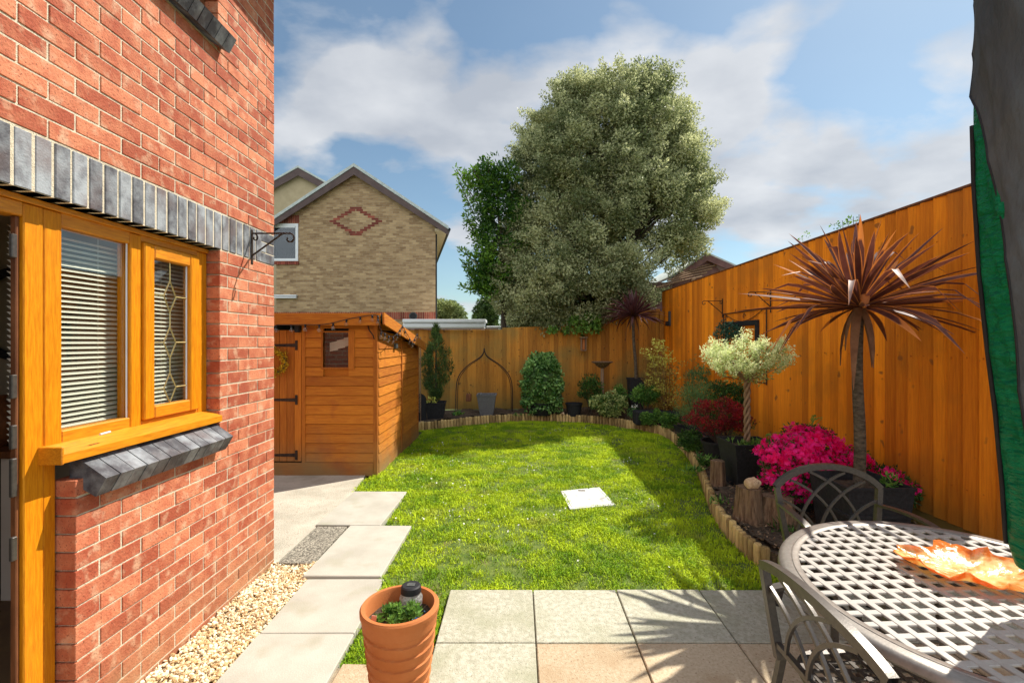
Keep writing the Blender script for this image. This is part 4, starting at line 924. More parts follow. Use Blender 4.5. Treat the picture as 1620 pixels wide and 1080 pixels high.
keep = rng.random(len(x)) < np.clip((dens-.20)*2.6, .10, 1)
x, y, dens = x[keep], y[keep], dens[keep]; n = len(x)
h = rng.uniform(.015, .036, n)*(.55+.9*vnoise(x, y, .16, 5))*(1+.25*rng.normal(size=n).clip(-1, 2)); h = np.where(y > 6, h*.9, h)
wd = rng.uniform(.0018, .0036, n)*(1+.13*np.maximum(y-3, 0))
an = rng.uniform(0, 2*math.pi, n); lean = rng.uniform(.2, 1.15, n)*h; ca_, sa_ = np.cos(an), np.sin(an)
da = rng.uniform(0, 2*math.pi, n); wx, wy = np.cos(da)*wd, np.sin(da)*wd
z0 = -.006+.008*vnoise(x, y, .5, 8)
V = np.zeros((n, 5, 3))
V[:, 0] = np.stack([x-wx, y-wy, z0], 1); V[:, 1] = np.stack([x+wx, y+wy, z0], 1)
mx_, my_ = x+ca_*lean*.35, y+sa_*lean*.35
V[:, 2] = np.stack([mx_-wx*.8, my_-wy*.8, z0+h*.6], 1); V[:, 3] = np.stack([mx_+wx*.8, my_+wy*.8, z0+h*.6], 1)
V[:, 4] = np.stack([x+ca_*lean, y+sa_*lean, z0+h*(1-.3*lean/h)], 1)
base_i = np.arange(n)[:, None]*5
mb = MB(); tt = np.repeat(np.clip(.5+.22*rng.normal(size=n)+.6*(vnoise(x, y, .5, 4)-.5)+.7*(vnoise(x, y, .13, 14)-.5), 0, 1), 5)
mb.add(V.reshape(-1, 3), base_i+np.array([[0, 1, 3, 2]]), tt)
mb.f.append(base_i+np.array([[2, 3, 4]])); mb.m.append(np.zeros(n))
gr = mb.build('lawn_grass', M['grass']); tag(gr, 'bright green lawn of short uneven grass blades', 'grass', kind='stuff')
# daisies
mb = MB(); n = 0; cl = [(-.75, 6.2), (-1.2, 6.9), (-.9, 5.2), (-.3, 5.0), (-.6, 4.6), (.1, 5.9), (1.45, 4.9), (-1.1, 5.6), (-.2, 6.3), (.25, 4.55), (-1.45, 6.0), (-1.3, 7.4), (.6, 8.7), (1.6, 6.3), (-.6, 4.1), (-.95, 4.4), (-1.0, 7.9), (-.2, 4.1), (-.9, 6.5)]
pts_ = [(c[0]+rng.normal()*.16, c[1]+rng.normal()*.16) for c in cl for _ in range(8)]+[(rng.uniform(-1.6, 2.2), rng.uniform(3.3, 9.2)) for _ in range(36)]
for (x_, y_) in pts_:
    if not inpoly(np.array([x_]), np.array([y_]), lawn_poly)[0] or inpoly(np.array([x_]), np.array([y_]), cover)[0]: continue
    zc_ = rng.uniform(.03, .05); k = 9; r_ = rng.uniform(.005, .010); tl = rng.normal(0, .25, 2)
    ring = [(x_+r_*math.cos(2*math.pi*i/k)*(1 if i % 2 else .9), y_+r_*math.sin(2*math.pi*i/k), zc_+r_*(tl[0]*math.cos(2*math.pi*i/k)+tl[1]*math.sin(2*math.pi*i/k))) for i in range(k)]
    mb.add([(x_, y_, zc_-.003)]+ring, np.array([[0, 1+i, 1+(i+1) % k] for i in range(k)]), .8)
    mb.add([(x_-.0008, y_, 0), (x_+.0008, y_, 0), (x_, y_, zc_-.003)], np.array([[0, 1, 2]]), .5)
tag(mb.build('daisies', M['daisy']), 'tiny white daisies scattered through the lawn', 'daisies', kind='stuff')
# bark chips
n = 5200; x = rng.uniform(1.4, 3.33, n*3); y = rng.uniform(3.2, 10.4, n*3); ok = inpoly(x, y, bed); x, y = x[ok][:n], y[ok][:n]; n = len(x)
mb = MB(); U = rng.normal(size=(n, 3)); U[:, 2] *= .25
mb.leaves(np.stack([x, y, np.full(n, bz+.03)+rng.uniform(0, .012, n)], 1), U, rng.uniform(.012, .042, n), rng.uniform(.008, .018, n), rng.random(n), fold=.1)
tag(mb.build('bark_chips', M['bark']), 'brown bark chips and leaf litter on the border soil', 'bark chips', kind='stuff')
# inspection cover
dc = thing('inspection_cover', 'pale square drain cover set in the sunlit lawn', 'drain cover', (.72, 4.98, 0))
c4 = np.array(cover); ctr = c4.mean(0)
def shr(f, z): return [(*(ctr+(p-ctr)*f), z) for p in c4]
V = shr(1, -.02)+shr(1, .014)+shr(.90, .014)+shr(.90, .006)+shr(.88, .006)+shr(.88, .015)
F = []
for k in range(5):
    for i in range(4): F.append([k*4+i, k*4+(i+1) % 4, (k+1)*4+(i+1) % 4, (k+1)*4+i][::-1])
F.append([20, 21, 22, 23][::-1])
M['cover'] = pm('pale_cover', (.50, .50, .47), (.66, .66, .63), ns=14, det=6, rough=.7, ts=0, bump=.4, bs=90, c3=((.34, .33, .30), 9, .56, .70))
MB().add(V, np.array(F)).build('cover_plate', M['cover'], dc)
MB().cbox(.66, .74, 5.19, 5.215, .0145, .020, .003).build('lifting_eye', M['iron'], dc)

# ------------------------------------------------------------------ foliage helpers
def unit(n):
    v = rng.normal(size=(n, 3)); return v/np.linalg.norm(v, axis=1)[:, None]
def clump(mb, c, r, n, L, W, outw=.6, t=.5, ts=.22, shell=.55, curl=.1, upw=0.0, fold=.2):
    d = unit(n); rr = rng.uniform(shell, 1, n)**.7; Pn = np.array(c)+d*rr[:, None]*np.array(r)
    U = rng.normal(size=(n, 3))*.7+d*outw+np.array([0, 0, upw])
    mb.leaves(Pn, U, rng.uniform(.6, 1.15, n)*L, rng.uniform(.7, 1.2, n)*W, np.clip(t+ts*rng.normal(size=n), 0, 1), curl=curl, fold=fold)
def bush(mb, c, r, nc, n, L, W, cr=.3, flat=1, tsd=.18, **k):
    """many sub-clumps on and inside an ellipsoid"""
    for i in range(nc):
        d = unit(1)[0]; f = rng.uniform(.25, .95)**.5; s_ = cr*rng.uniform(.6, 1.3)
        c2_ = np.array(c)+d*f*np.array(r)*(1-cr*.5)
        clump(mb, c2_, np.array(r).mean()*s_*np.array([1, 1, .8*flat]), n, L, W, t=float(np.clip(.5+rng.normal()*tsd, .05, .95)), **k)
def stems(mb, base, tips, r0=.012, r1=.004, bend=.15):
    for tp in tips:
        a_, b_ = np.array(base), np.array(tp); m_ = (a_+b_)/2+rng.normal(size=3)*bend*np.linalg.norm(b_-a_)*.3; m_[2] += .05*np.linalg.norm(b_-a_)
        q = [((1-u)**2)*a_+2*u*(1-u)*m_+u*u*b_ for u in np.linspace(0, 1, 6)]; mb.tube(q, np.linspace(r0, r1, 6), 5)

# ------------------------------------------------------------------ big tree
TD = 11.6
prof = [(98, 975, 995), (108, 925, 1040), (120, 884, 1048), (140, 874, 1062), (165, 862, 1070), (190, 842, 1092), (215, 824, 1098), (245, 800, 1115), (290, 795, 1132), (335, 792, 1141), (350, 788, 1140), (375, 778, 1134), (405, 770, 1108), (440, 752, 1075), (480, 772, 1040), (512, 792, 985), (530, 830, 960)]
pz = [P(0, p[0], TD)[2] for p in prof][::-1]; pl = [P(p[1], 0, TD)[0] for p in prof][::-1]; pr = [P(p[2], 0, TD)[0] for p in prof][::-1]
tree = thing('holm_oak', 'large rounded grey-green tree rising behind the back fence', 'tree', (2.1, TD, 0))
mb = MB(); cen = []
def env(z): return np.interp(z, pz, pl), np.interp(z, pz, pr)
NC = 900
for i in range(NC):
    z = rng.uniform(pz[0], pz[-1]-.56)
    l, r = env(z); hw = (r-l)/2; cxx = (l+r)/2
    if rng.random() > min(1, hw/1.4+.25): continue
    ph = rng.uniform(0, 2*math.pi); f = rng.uniform(.72, 1.0) if i % 5 else rng.uniform(.3, .7); rc = rng.uniform(.20, .42)*min(1, hw/1.2+.25)
    fx_ = max(0, hw-rc*.72)*f; fd = max(0, min(hw, 2.3)*.80-rc*.8)*f
    c_ = (cxx+fx_*math.cos(ph), TD+fd*math.sin(ph), z); cen.append(c_)
    # open pocket low on the right where sky shows through
    q = ((c_[0]-3.35)/.55)**2+((z-3.55)/.42)**2
    if q < 1 and rng.random() < .85: continue
    clump(mb, c_, (rc, rc, rc*.85), int(470*(rc/.35)**2), .074, .040, t=float(np.clip(.46+rng.normal()*.16, .1, .85)), ts=.2, shell=.35, outw=.7, upw=.15)
    if rng.random() < .5:   # protruding sprig
        d = np.array([math.cos(ph), math.sin(ph)*.8, rng.uniform(-.1, .8)]); d /= np.linalg.norm(d)
        for s_ in range(4): clump(mb, np.array(c_)+d*rc*(.8+.25*s_), (.09, .09, .09), 26, .06, .03, t=.55, upw=.3)
for s_ in range(7): clump(mb, P(985+rng.uniform(-5, 5), 118-s_*3.4, TD), (.09, .09, .07), 30, .07, .035, t=.5, upw=.4)
mb.build('crown', M['leaf_tree'], tree)
mb = MB()
for k in range(7):
    b0 = np.array([2.1+rng.uniform(-.5, .7), TD+rng.uniform(-.3, .3), 0]); p1 = b0+[rng.uniform(-.2, .2), 0, 2.4]
    ph = 2*math.pi*k/7; p2 = np.array([2.1+1.0*math.cos(ph), TD+.8*math.sin(ph), 4.6]); p3 = np.array([2.2+1.5*math.cos(ph), TD+1.1*math.sin(ph), 6.2])
    mb.tube(smooth_poly([b0, p1, p2, p3], 2), np.linspace(.12, .025, 13+0)[:len(smooth_poly([b0, p1, p2, p3], 2))] if len(smooth_poly([b0, p1, p2, p3], 2)) <= 13 else np.linspace(.12, .025, len(smooth_poly([b0, p1, p2, p3], 2))), 8)
for c_ in [c for c in cen if rng.random() < .16]:
    st_ = np.array([2.1+(c_[0]-2.1)*.25, TD+(c_[1]-TD)*.25, max(2.2, c_[2]-1.3)]); stems(mb, st_, [c_], .03, .008)
mb.build('trunk', M['bark_dark'], tree, smooth=True)
# laurel on its left
LD = 11.3
lt = thing('laurel_tree', 'glossy bright green bush growing against the left of the big tree', 'tree', (-.5, LD, 0))
lprof = [(258, 768, 800), (275, 730, 825), (300, 748, 840), (330, 742, 845), (370, 738, 845), (410, 742, 840), (450, 735, 820), (470, 770, 800)]
mb = MB(); lz = [P(0, p[0], LD)[2] for p in lprof][::-1]; ll = [P(p[1], 0, LD)[0] for p in lprof][::-1]; lr = [P(p[2], 0, LD)[0] for p in lprof][::-1]
for i in range(210):
    z = rng.uniform(lz[0], lz[-1]-.1); l, r = np.interp(z, lz, ll), np.interp(z, lz, lr); rc = rng.uniform(.12, .24)
    xx = rng.uniform(l+.15, r) if i % 3 else l+.28+rng.uniform(0, .35); clump(mb, (xx, LD+rng.uniform(-.4, .4), z), (rc, rc, rc), 55, .115, .045, t=float(np.clip(.28+rng.normal()*.2, 0, .9)), upw=.4, outw=.8)
stm = MB()
for (x1, y1, x2, y2) in [(760, 330, 722, 268), (775, 310, 772, 255), (750, 340, 728, 290), (760, 420, 728, 395), (765, 460, 732, 455), (755, 380, 738, 340), (770, 300, 748, 268), (750, 440, 735, 415), (752, 300, 735, 275)]:
    a_, b_ = np.array(P(x1, y1, LD-.2)), np.array(P(x2, y2, LD-.3)); stm.tube([a_, b_], .012, 5)
    for u in np.linspace(.1, 1, 12): clump(mb, a_+(b_-a_)*u, (.07, .07, .07), 9, .12, .045, t=.72, ts=.15, upw=.5, outw=.9)
mb.build('crown', M['leaf_laurel'], lt); stm.tube([(-.35, LD, 0), (-.35, LD, 3.0), (-.5, LD, 5.2)], [.09, .06, .02], 8); stm.build('trunk', M['bark_dark'], lt)
# distant trees
def simple_tree(label, c, r, n, L, mat, nc=60, name='distant_tree'):
    t = thing(name, label, 'tree', (c[0], c[1], 0)); m_ = MB(); bush(m_, c, r, nc, n, L, L*.55, cr=.34); m_.build('crown', mat, t)
    m_ = MB(); m_.tube([(c[0], c[1], 0), (c[0], c[1], c[2])], [.2, .08], 8); m_.build('trunk', M['bark_dark'], t)
simple_tree('pale green distant tree between the gabled house and white roof', P(706, 500, 24), (1.0, 1.0, .95), 220, .14, M['leaf_far'])
simple_tree('dark green tree low between the white roof and the big tree', P(772, 500, 15), (.5, .5, .6), 260, .09, M['leaf_con'], 40)
hd = thing('hedge_bush', 'dark bushy undergrowth below the big tree behind the fence', 'bush', (1.6, 11.5, 0))
mb = MB(); 
for k in range(60): clump(mb, (rng.uniform(.3, 2.9), rng.uniform(11.1, 12.0), rng.uniform(1.5, 2.9)), (.3, .3, .3), 170, .075, .038, t=rng.uniform(.1, .45))
mb.build('foliage', M['leaf_dark'], hd)
iv = thing('climbing_ivy', 'bright green leaves spilling over the top of the back fence', 'climber', (1.35, 10.6, 2.1))
mb = MB()
for k in range(60):
    px, py = rng.uniform(893, 950), rng.uniform(500, 524); 
    clump(mb, P(px, py+3*math.sin(px*.2), rng.uniform(10.45, 10.75)), (.08, .06, .07), 14, .085, .05, t=rng.uniform(.3, .9), outw=.5)
for k in range(10): clump(mb, P(rng.uniform(868, 880), rng.uniform(517, 524), 10.45), (.05, .04, .05), 10, .07, .045, t=.6)
mb.build('foliage', M['leaf_mid'], iv); m_ = MB(); stems(m_, (1.5, 11.1, .3), [(1.1, 10.95, 2.15), (1.4, 10.95, 2.2), (1.7, 10.95, 2.25)], .012, .005); m_.build('stem', M['bark_dark'], iv)
wd_ = thing('climber_shoots', 'thin green shoots poking over the orange fence top', 'climber', (XF+.1, 4.85, 2.7))
mb = MB()
for (px, py) in [(1320, 357), (1328, 354), (1335, 352), (1342, 350), (1349, 348), (1277, 372), (1270, 376)]: clump(mb, P(px, py, 4.9 if px > 1300 else 5.5), (.04, .04, .035), 9, .035, .02, t=.6)
mb.build('foliage', M['leaf_mid'], wd_)
m_ = MB(); [m_.tube([(XF+.09, 4.75+.07*k, 2.5), (XF+.06, 4.72+.08*k, 2.93)], .003, 4) for k in range(4)]; m_.build('stem', M['bark_dark'], wd_)

# ------------------------------------------------------------------ pots and plants
def pot(parent, cx_, cy_, z0, z1, w0, w1, mat, rz=0, rim=.03, soil=True, d0=None, d1=None):
    m_ = MB(); d0 = d0 or w0; d1 = d1 or w1; zr = z1-rim*1.2
    f = (zr-z0)/(z1-z0); wm = w0+(w1-w0)*f-.015; dm = d0+(d1-d0)*f-.015
    m_.frustum(cx_, cy_, z0, zr, w0, d0, wm, dm, rz=rz, close=False); m_.frustum(cx_, cy_, z0, z0+.001, w0, d0, w0, d0, rz=rz)
    m_.frustum(cx_, cy_, zr, z1, wm+.015, dm+.015, w1, d1, rz=rz, close=False)
    V = []; 
    def ring(w_, d, z): return [(cx_+sx*w_/2*math.cos(rz)-sy*d/2*math.sin(rz), cy_+sx*w_/2*math.sin(rz)+sy*d/2*math.cos(rz), z) for sx, sy in ((-1, -1), (1, -1), (1, 1), (-1, 1))]
    V = ring(wm, dm, zr)+ring(wm+.015, dm+.015, zr)+ring(w1, d1, z1)+ring(w1-2*rim, d1-2*rim, z1)+ring(w1-2*rim-.02, d1-2*rim-.02, z1-.10)
    F = []
    for (a_, b_) in ((0, 4), (8, 12), (12, 16)):
        for i in range(4): F.append([a_+i, a_+(i+1) % 4, b_+(i+1) % 4, b_+i])
    m_.add(V, np.array(F)); o = m_.build('pot', mat, parent)
    if soil: m_ = MB(); m_.frustum(cx_, cy_, z1-.12, z1-.07, w1-2*rim-.01, d1-2*rim-.01, w1-2*rim-.012, d1-2*rim-.012, rz=rz); m_.build('soil', M['soil'], parent)
    return o
def rpot(parent, c, r0, r1, h_, mat, soil=True):
    m_ = MB(); m_.lathe([(.001, 0), (r0, 0), (r1*.97, h_*.86), (r1*1.04, h_*.87), (r1*1.06, h_), (r1*.95, h_), (r1*.9, h_-.07), (.001, h_-.07)], c, 22)
    m_.build('pot', mat, parent, smooth='auto')
# conifer
t = thing('potted_conifer', 'tall dark upright conifer in black pot in the far left corner', 'potted plant', (-1.64, 9.4, bz))
pot(t, -1.64, 9.4, bz, .46, .30, .40, M['black_plastic'], rz=.1)
mb = MB()
for k in range(150):
    u = rng.random(); z = .52+u*1.40; rr = .33*math.sin(math.pi*(min(1, .18+.82*(1-u))))**.6*(1 if u < .55 else (1-(u-.55)/.47)*.95+.05); ph = rng.uniform(0, 6.28); f = rng.uniform(.4, 1)
    clump(mb, (-1.64+rr*f*math.cos(ph), 9.4+rr*f*math.sin(ph), z), (.055, .055, .10), 46, .075, .012, t=rng.uniform(.15, .75), upw=1.4, outw=.35)
clump(mb, (-1.64+.29, 9.4, 1.12), (.06, .06, .18), 120, .08, .012, t=.5, upw=1.4)
mb.build('foliage', M['leaf_con'], t); MB().tube([(-1.64, 9.4, .4), (-1.64, 9.4, 1.7)], [.03, .01], 6).build('trunk', M['bark_dark'], t)
mb = MB(); clump(mb, (-1.72, 9.28, .50), (.12, .08, .06), 60, .05, .025, t=.9); mb.build('flowers', M['leaf_nand'], t)
mb = MB(); cx_, cy_ = -1.93, 9.15; nx = 14
prof_ = [(cx_-.12, .1), (cx_+.13, .1)]+[(cx_+.005+.125*math.cos(q), .50+.14*math.sin(q)) for q in np.linspace(0, math.pi, nx)]
k_ = len(prof_); V = [(x, cy_, z) for x, z in prof_]+[(x, cy_+.09, z) for x, z in prof_]
mb.add(V, [list(range(k_)), list(range(k_, 2*k_))[::-1]]+[[i, (i+1) % k_, k_+(i+1) % k_, k_+i][::-1] for i in range(k_)])
tag(mb.build('plant_tray', M['black_plastic'], base=(cx_, cy_, .1)), 'tall black arched tray standing beside the potted conifer', 'tray')
# arch
ar = thing('metal_arch', 'rusty iron ogee arch frame leaning on the back fence', 'garden frame', (-.745, 10.3, bz))
m_ = MB()
for sg in (-1, 1):
    q = [(sg*.62, bz), (sg*.62, .55), (sg*.60, .80), (sg*.52, .98), (sg*.34, 1.16), (sg*.14, 1.28), (sg*.04, 1.36), (0, 1.47)]
    m2 = MB(); m2.tube(smooth_poly([np.array((-.745+a_, 10.3, b_)) for a_, b_ in q], 2), .012, 6); m2.tube(smooth_poly([np.array((-.745+a_*.95, 10.33, b_-.02 if b_ > .2 else b_)) for a_, b_ in q], 2), .008, 6); m2.build('hoop', M['iron'], ar)
m_.lathe([(.001, 0), (.022, .012), (.012, .04), (.001, .075)], (-.745, 10.3, 1.46), 10); m_.build('finial', M['iron'], ar)
ln = thing('wall_lantern', 'small dark lantern hung low on the fence under the iron arch', 'lantern', P(741.5, 628, 10.3)); q = ln.location
MB().cbox(q.x-.055, q.x+.055, 10.25, 10.36, q.z-.09, q.z+.07, .01).build('housing', M['dark_wood'], ln); MB().tube([(q.x-.03, 10.3, q.z+.07), (q.x, 10.3, q.z+.13), (q.x+.03, 10.3, q.z+.07)], .005, 5).build('handle', M['iron'], ln)
# grey pot
t = thing('planter', 'empty speckled grey square planter under the iron arch', 'planter', (-.66, 9.9, bz)); pot(t, -.66, 9.9, bz, .56, .27, .41, M['grey_pot'])
q = MB(); q.lathe([(.001, .04), (.03, .03), (.04, 0), (.03, -.02)], (-.78, 9.82, .56), 10); tag(q.build('pebble', M['grey_pot'], base=(-.78, 9.82, .56)), 'round grey stone on the rim of the speckled planter', 'stone')
# ivy dome
t = thing('ivy_dome', 'rounded clipped ivy shrub in dark pot at the centre of the back fence', 'potted plant', (.496, 9.95, bz))
rpot(t, (.496, 9.95, bz), .25, .33, .26, M['black_plastic'])
mb = MB()
for k in range(170):
    u = rng.random(); z = .36+u*1.0; rr = .43*math.sqrt(max(.02, 1-max(0, (u-.38)/.66)**2.2)); ph = rng.uniform(0, 6.28); f = rng.uniform(.75, .98)
    clump(mb, (.496+rr*f*math.cos(ph)*.95, 9.95+rr*f*math.sin(ph)*.9, z), (.08, .08, .08), 26, .085, .06, t=rng.uniform(.15, .85), outw=.5, upw=-.2)
for k in range(12): clump(mb, (.496+rng.uniform(-.38, .38), 9.7, .22+rng.uniform(0, .15)), (.06, .06, .1), 14, .07, .05, t=.4, upw=-.6)
mb.build('foliage', M['leaf_ivy'], t); MB().lathe([(.30, .3), (.36, .6), (.34, .95), (.2, 1.2), (.001, 1.3)], (.496, 9.95, 0), 14).build('inner_mass', M['leaf_con'], t)
# insect house
t = thing('nesting_box', 'small pale wooden bird box hung high on the back fence', 'bird box', P(923, 543, 10.62)); q = t.location
MB().box(q.x-.06, q.x-.045, 10.56, 10.68, q.z-.15, q.z+.12).box(q.x+.045, q.x+.06, 10.56, 10.68, q.z-.15, q.z+.12).box(q.x-.06, q.x+.06, 10.55, 10.69, q.z-.165, q.z-.151).box(q.x-.044, q.x+.044, 10.66, 10.675, q.z-.15, q.z+.12).build('case', M['wood_small'], t)
MB().cbox(q.x-.085, q.x+.085, 10.52, 10.7, q.z+.122, q.z+.142, .003).build('lid', M['wood_small'], t); MB().tube([(q.x, 10.64, q.z+.14), (q.x, 10.66, q.z+.32)], .004, 5).build('hanger', M['iron'], t)
MB().cbox(q.x-.028, q.x+.028, 10.6, 10.65, q.z-.14, q.z+.1, .003).build('feeder_tube', M['terracotta'], t)
# bird table
t = thing('bird_bath', 'dark wide dish on a slim post by the back fence', 'bird bath', (1.78, 10.0, bz))
MB().lathe([(.001, 1.10), (.05, 1.10), (.12, 1.14), (.16, 1.19), (.22, 1.215), (.23, 1.235), (.21, 1.235), (.001, 1.20)], (1.78, 10.0, 0), 24).build('dish', M['stump'], t, smooth='auto')
MB().lathe([(.055, bz), (.04, .3), (.035, 1.10)], (1.78, 10.0, 0), 12).build('post', M['wood_small'], t)
# cordyline
def cordyline(name, label, base, zc, r_len, nl, w_, trunk_r, matname, seed, lean=(0, 0), up=.8, potf=None):
    r = np.random.default_rng(seed); t = thing(name, label, 'potted plant', (base[0], base[1], bz)); potf(t)
    c = np.array([base[0]+lean[0], base[1]+lean[1], zc]); b = np.array([base[0], base[1], base[2]])
    tp = [b, b+(c-b)*.3+[.012, 0, 0], b+(c-b)*.62+[-.018, 0, 0], c]
    tp = np.array(smooth_poly(tp, 2)); m_ = MB(); m_.tube(tp, np.linspace(trunk_r*1.15, trunk_r*.85, len(tp)), 12); m_.build('trunk', M['palm_bark'], t, smooth=True)
    mb = MB(); K = 9
    for k in range(nl):
        el = math.asin(min(.999, (k+.5)/nl*(1+.22)-.22)); az = k*2.39996+r.normal()*.25
        L = r_len*r.uniform(.82, 1.12)*(1-.12*max(0, el)); d0 = np.array([math.cos(el)*math.cos(az), math.cos(el)*math.sin(az), math.sin(el)])
        if el < 0: d0[2] *= .6
        droop = r.uniform(.0, .16)*(1-.75*max(0, el)/1.5)*L + (.10*L if el < 0 else 0)
        sd = np.cross(d0, [0, 0, 1.0]); 
        if np.linalg.norm(sd) < .05: sd = np.array([1.0, 0, 0])
        sd /= np.linalg.norm(sd); roll = r.normal()*.35; nn_ = np.cross(sd, d0); sd = sd*math.cos(roll)+nn_*math.sin(roll); nn_ = np.cross(sd, d0)
        G = np.zeros((K, 3, 3)); T = np.zeros((K, 3)); side = r.normal()*.07*L; kink = r.uniform(.3, 1.2) if r.random() < .3 else 0
        for i in range(K):
            u = i/(K-1); p = c+d0*(.02+L*u)+np.array([0, 0, -droop*u**2.2-kink*max(0, u-.72)*L])+sd*side*u*u
            ww = w_*(.55+.9*u if u < .5 else (1.0)*(1-((u-.5)/.5)**2.2)+.004)*.5
            G[i, 0] = p-sd*ww+nn_*ww*.45; G[i, 1] = p; G[i, 2] = p+sd*ww+nn_*ww*.45
            e_ = 1.0 if u < .97 else 1.0; T[i] = (.95, .12+.25*r.random()*0, .95)
        T[:, 1] = r.uniform(.05, .4); 
        if r.random() < .12: T[-3:, :] = 1
        mb.grid(G, tt=T)
    mb.build('fronds', M[matname], t, smooth=True)
    m_ = MB(); 
    for k in range(7):
        az = k*.9+.3; G = np.zeros((6, 3, 3)); L = r_len*r.uniform(.3, .75); sd = np.array([-math.sin(az), math.cos(az), 0])
        for i in range(6):
            u = i/5; p = c+np.array([math.cos(az), math.sin(az), 0])*(.03+.16*math.sin(u*1.7))*L*1.6+np.array([0, 0, -L*u*(.55+.5*u)]); ww = w_*.55*(1-u**3)+.002
            G[i, 0] = p-sd*ww; G[i, 1] = p+np.array([math.cos(az), math.sin(az), 0])*.006; G[i, 2] = p+sd*ww
        m_.grid(G, t=.3)
    m_.build('hanging_fronds', M['frond_old'], t, smooth=True); return t, c
def frondmat(name, dark, edge, tr):
    m = pm(name, dark, tuple(min(1, c*1.7+.01) for c in dark), ns=6, rough=.58, ts=0, trans=tr, spec=.5)
    nt = m.node_tree; b = nt.nodes['Principled BSDF']; src = b.inputs['Base Color'].links[0].from_socket
    at = N(nt, 'ShaderNodeAttribute', attribute_name='tint'); r_ = N(nt, 'ShaderNodeMapRange'); r_.inputs[1].default_value = .72; r_.inputs[2].default_value = .95; lk(nt, at.outputs['Fac'], r_.inputs[0])
    mx = N(nt, 'ShaderNodeMix', data_type='RGBA'); lk(nt, r_.outputs[0], mx.inputs['Factor']); lk(nt, src, mx.inputs[6]); mx.inputs[7].default_value = (*edge, 1)
    lk(nt, mx.outputs[2], b.inputs['Base Color'])
    for n_ in nt.nodes:
        if n_.type == 'BSDF_TRANSLUCENT': lk(nt, mx.outputs[2], n_.inputs[0])
    return m
M['frond'] = frondmat('bronze_fronds', (.085, .024, .016), (.66, .22, .045), .26)
M['frond_far'] = frondmat('purple_fronds', (.06, .018, .022), (.24, .07, .05), .25)
M['frond_old'] = pm('dry_fronds', (.14, .06, .03), (.28, .14, .07), ns=5, rough=.7, ts=0, trans=.2)
def bigpot(t):
    pot(t, 2.63, 3.64, bz, .60, .40, .50, M['black_plastic'], d0=.40, d1=.48, rim=.018)
    MB().frustum(2.63, 3.64, .375, .40, .478, .46, .478, .46).build('pot_band', M['black_plastic'], t)
    m_ = MB(); clump(m_, (2.80, 3.55, .60), (.05, .05, .05), 40, .06, .022, t=.5, upw=.9); m_.build('seedling', M['leaf_mid'], t)
cord, cc_ = cordyline('cordyline_palm', 'large bronze spiky palm on a bare trunk in black square pot', (2.63, 3.64, .50), 1.92,   .80, 104, .052, .038, 'frond', 5, lean=(.0, .0), potf=bigpot)
MB().lathe([(.001, .10), (.022, .085), (.034, .05), (.026, 0), (.01, -.03)], (cc_[0]-.03, cc_[1]-.10, cc_[2]+.02), 12).build('bud', M['terracotta'], cord, smooth=True)
def tallpot(t): pot(t, 2.45, 9.85, bz, .90, .24, .32, M['black_plastic'])
cordyline('cordyline_palm', 'smaller purple spiky palm in tall dark pot in the far right corner', (2.46, 9.85, .8), 2.19, .68, 120, .044, .032, 'frond_far', 9, lean=(-.06, 0), potf=tallpot)
# willow standard
wl = thing('standard_willow', 'cream flushed willow ball on a plaited stem in black square pot', 'potted plant', (2.45, 5.05, bz))
pot(wl, 2.45, 5.05, bz, .60, .34, .47, M['black_plastic'], rim=.02)
for k in range(3):
    ts_ = np.linspace(0, 1, 40); MB().tube([(2.45+.022*math.cos(k*2.094+u*17), 5.05+.022*math.sin(k*2.094+u*17), .5+.75*u) for u in ts_], .0155, 7).build('stem', M['wood_small'], wl, smooth=True)
mb = MB(); stm = MB()
for k in range(190):
    ph = rng.uniform(0, 6.28); f = rng.random()**.5; zz = rng.uniform(-1, 1)*math.sqrt(max(0, 1-f*f)); c_ = np.array([2.45+.40*f*math.cos(ph), 5.05+.38*f*math.sin(ph), 1.46+.235*zz])
    if zz > .2 or f > .55: 
        d = np.array([math.cos(ph)*f, math.sin(ph)*f, .55+.5*rng.random()]); d /= np.linalg.norm(d)
        for s_ in np.linspace(0, 1, 5): clump(mb, c_+d*s_*.10, (.025, .025, .025), 9, .034, .012, t=float(np.clip(.25+.6*s_+rng.normal()*.1, 0, 1)), ts=.1, upw=.5, outw=.6)
    else: clump(mb, c_, (.06, .06, .05), 26, .034, .013, t=rng.uniform(.1, .5))
    if k % 6 == 0: stems(stm, (2.45, 5.05, 1.22), [c_], .009, .003)
mb.build('foliage', M['leaf_willow'], wl); stm.build('branches', M['wood_small'], wl)
mb = MB(); [clump(mb, (2.45+rng.uniform(-.18, .18), 5.05+rng.uniform(-.18, .18), .56), (.04, .04, .03), 16, .06, .016, t=.6, upw=.8) for _ in range(16)]; mb.build('underplanting', M['leaf_mid'], wl)
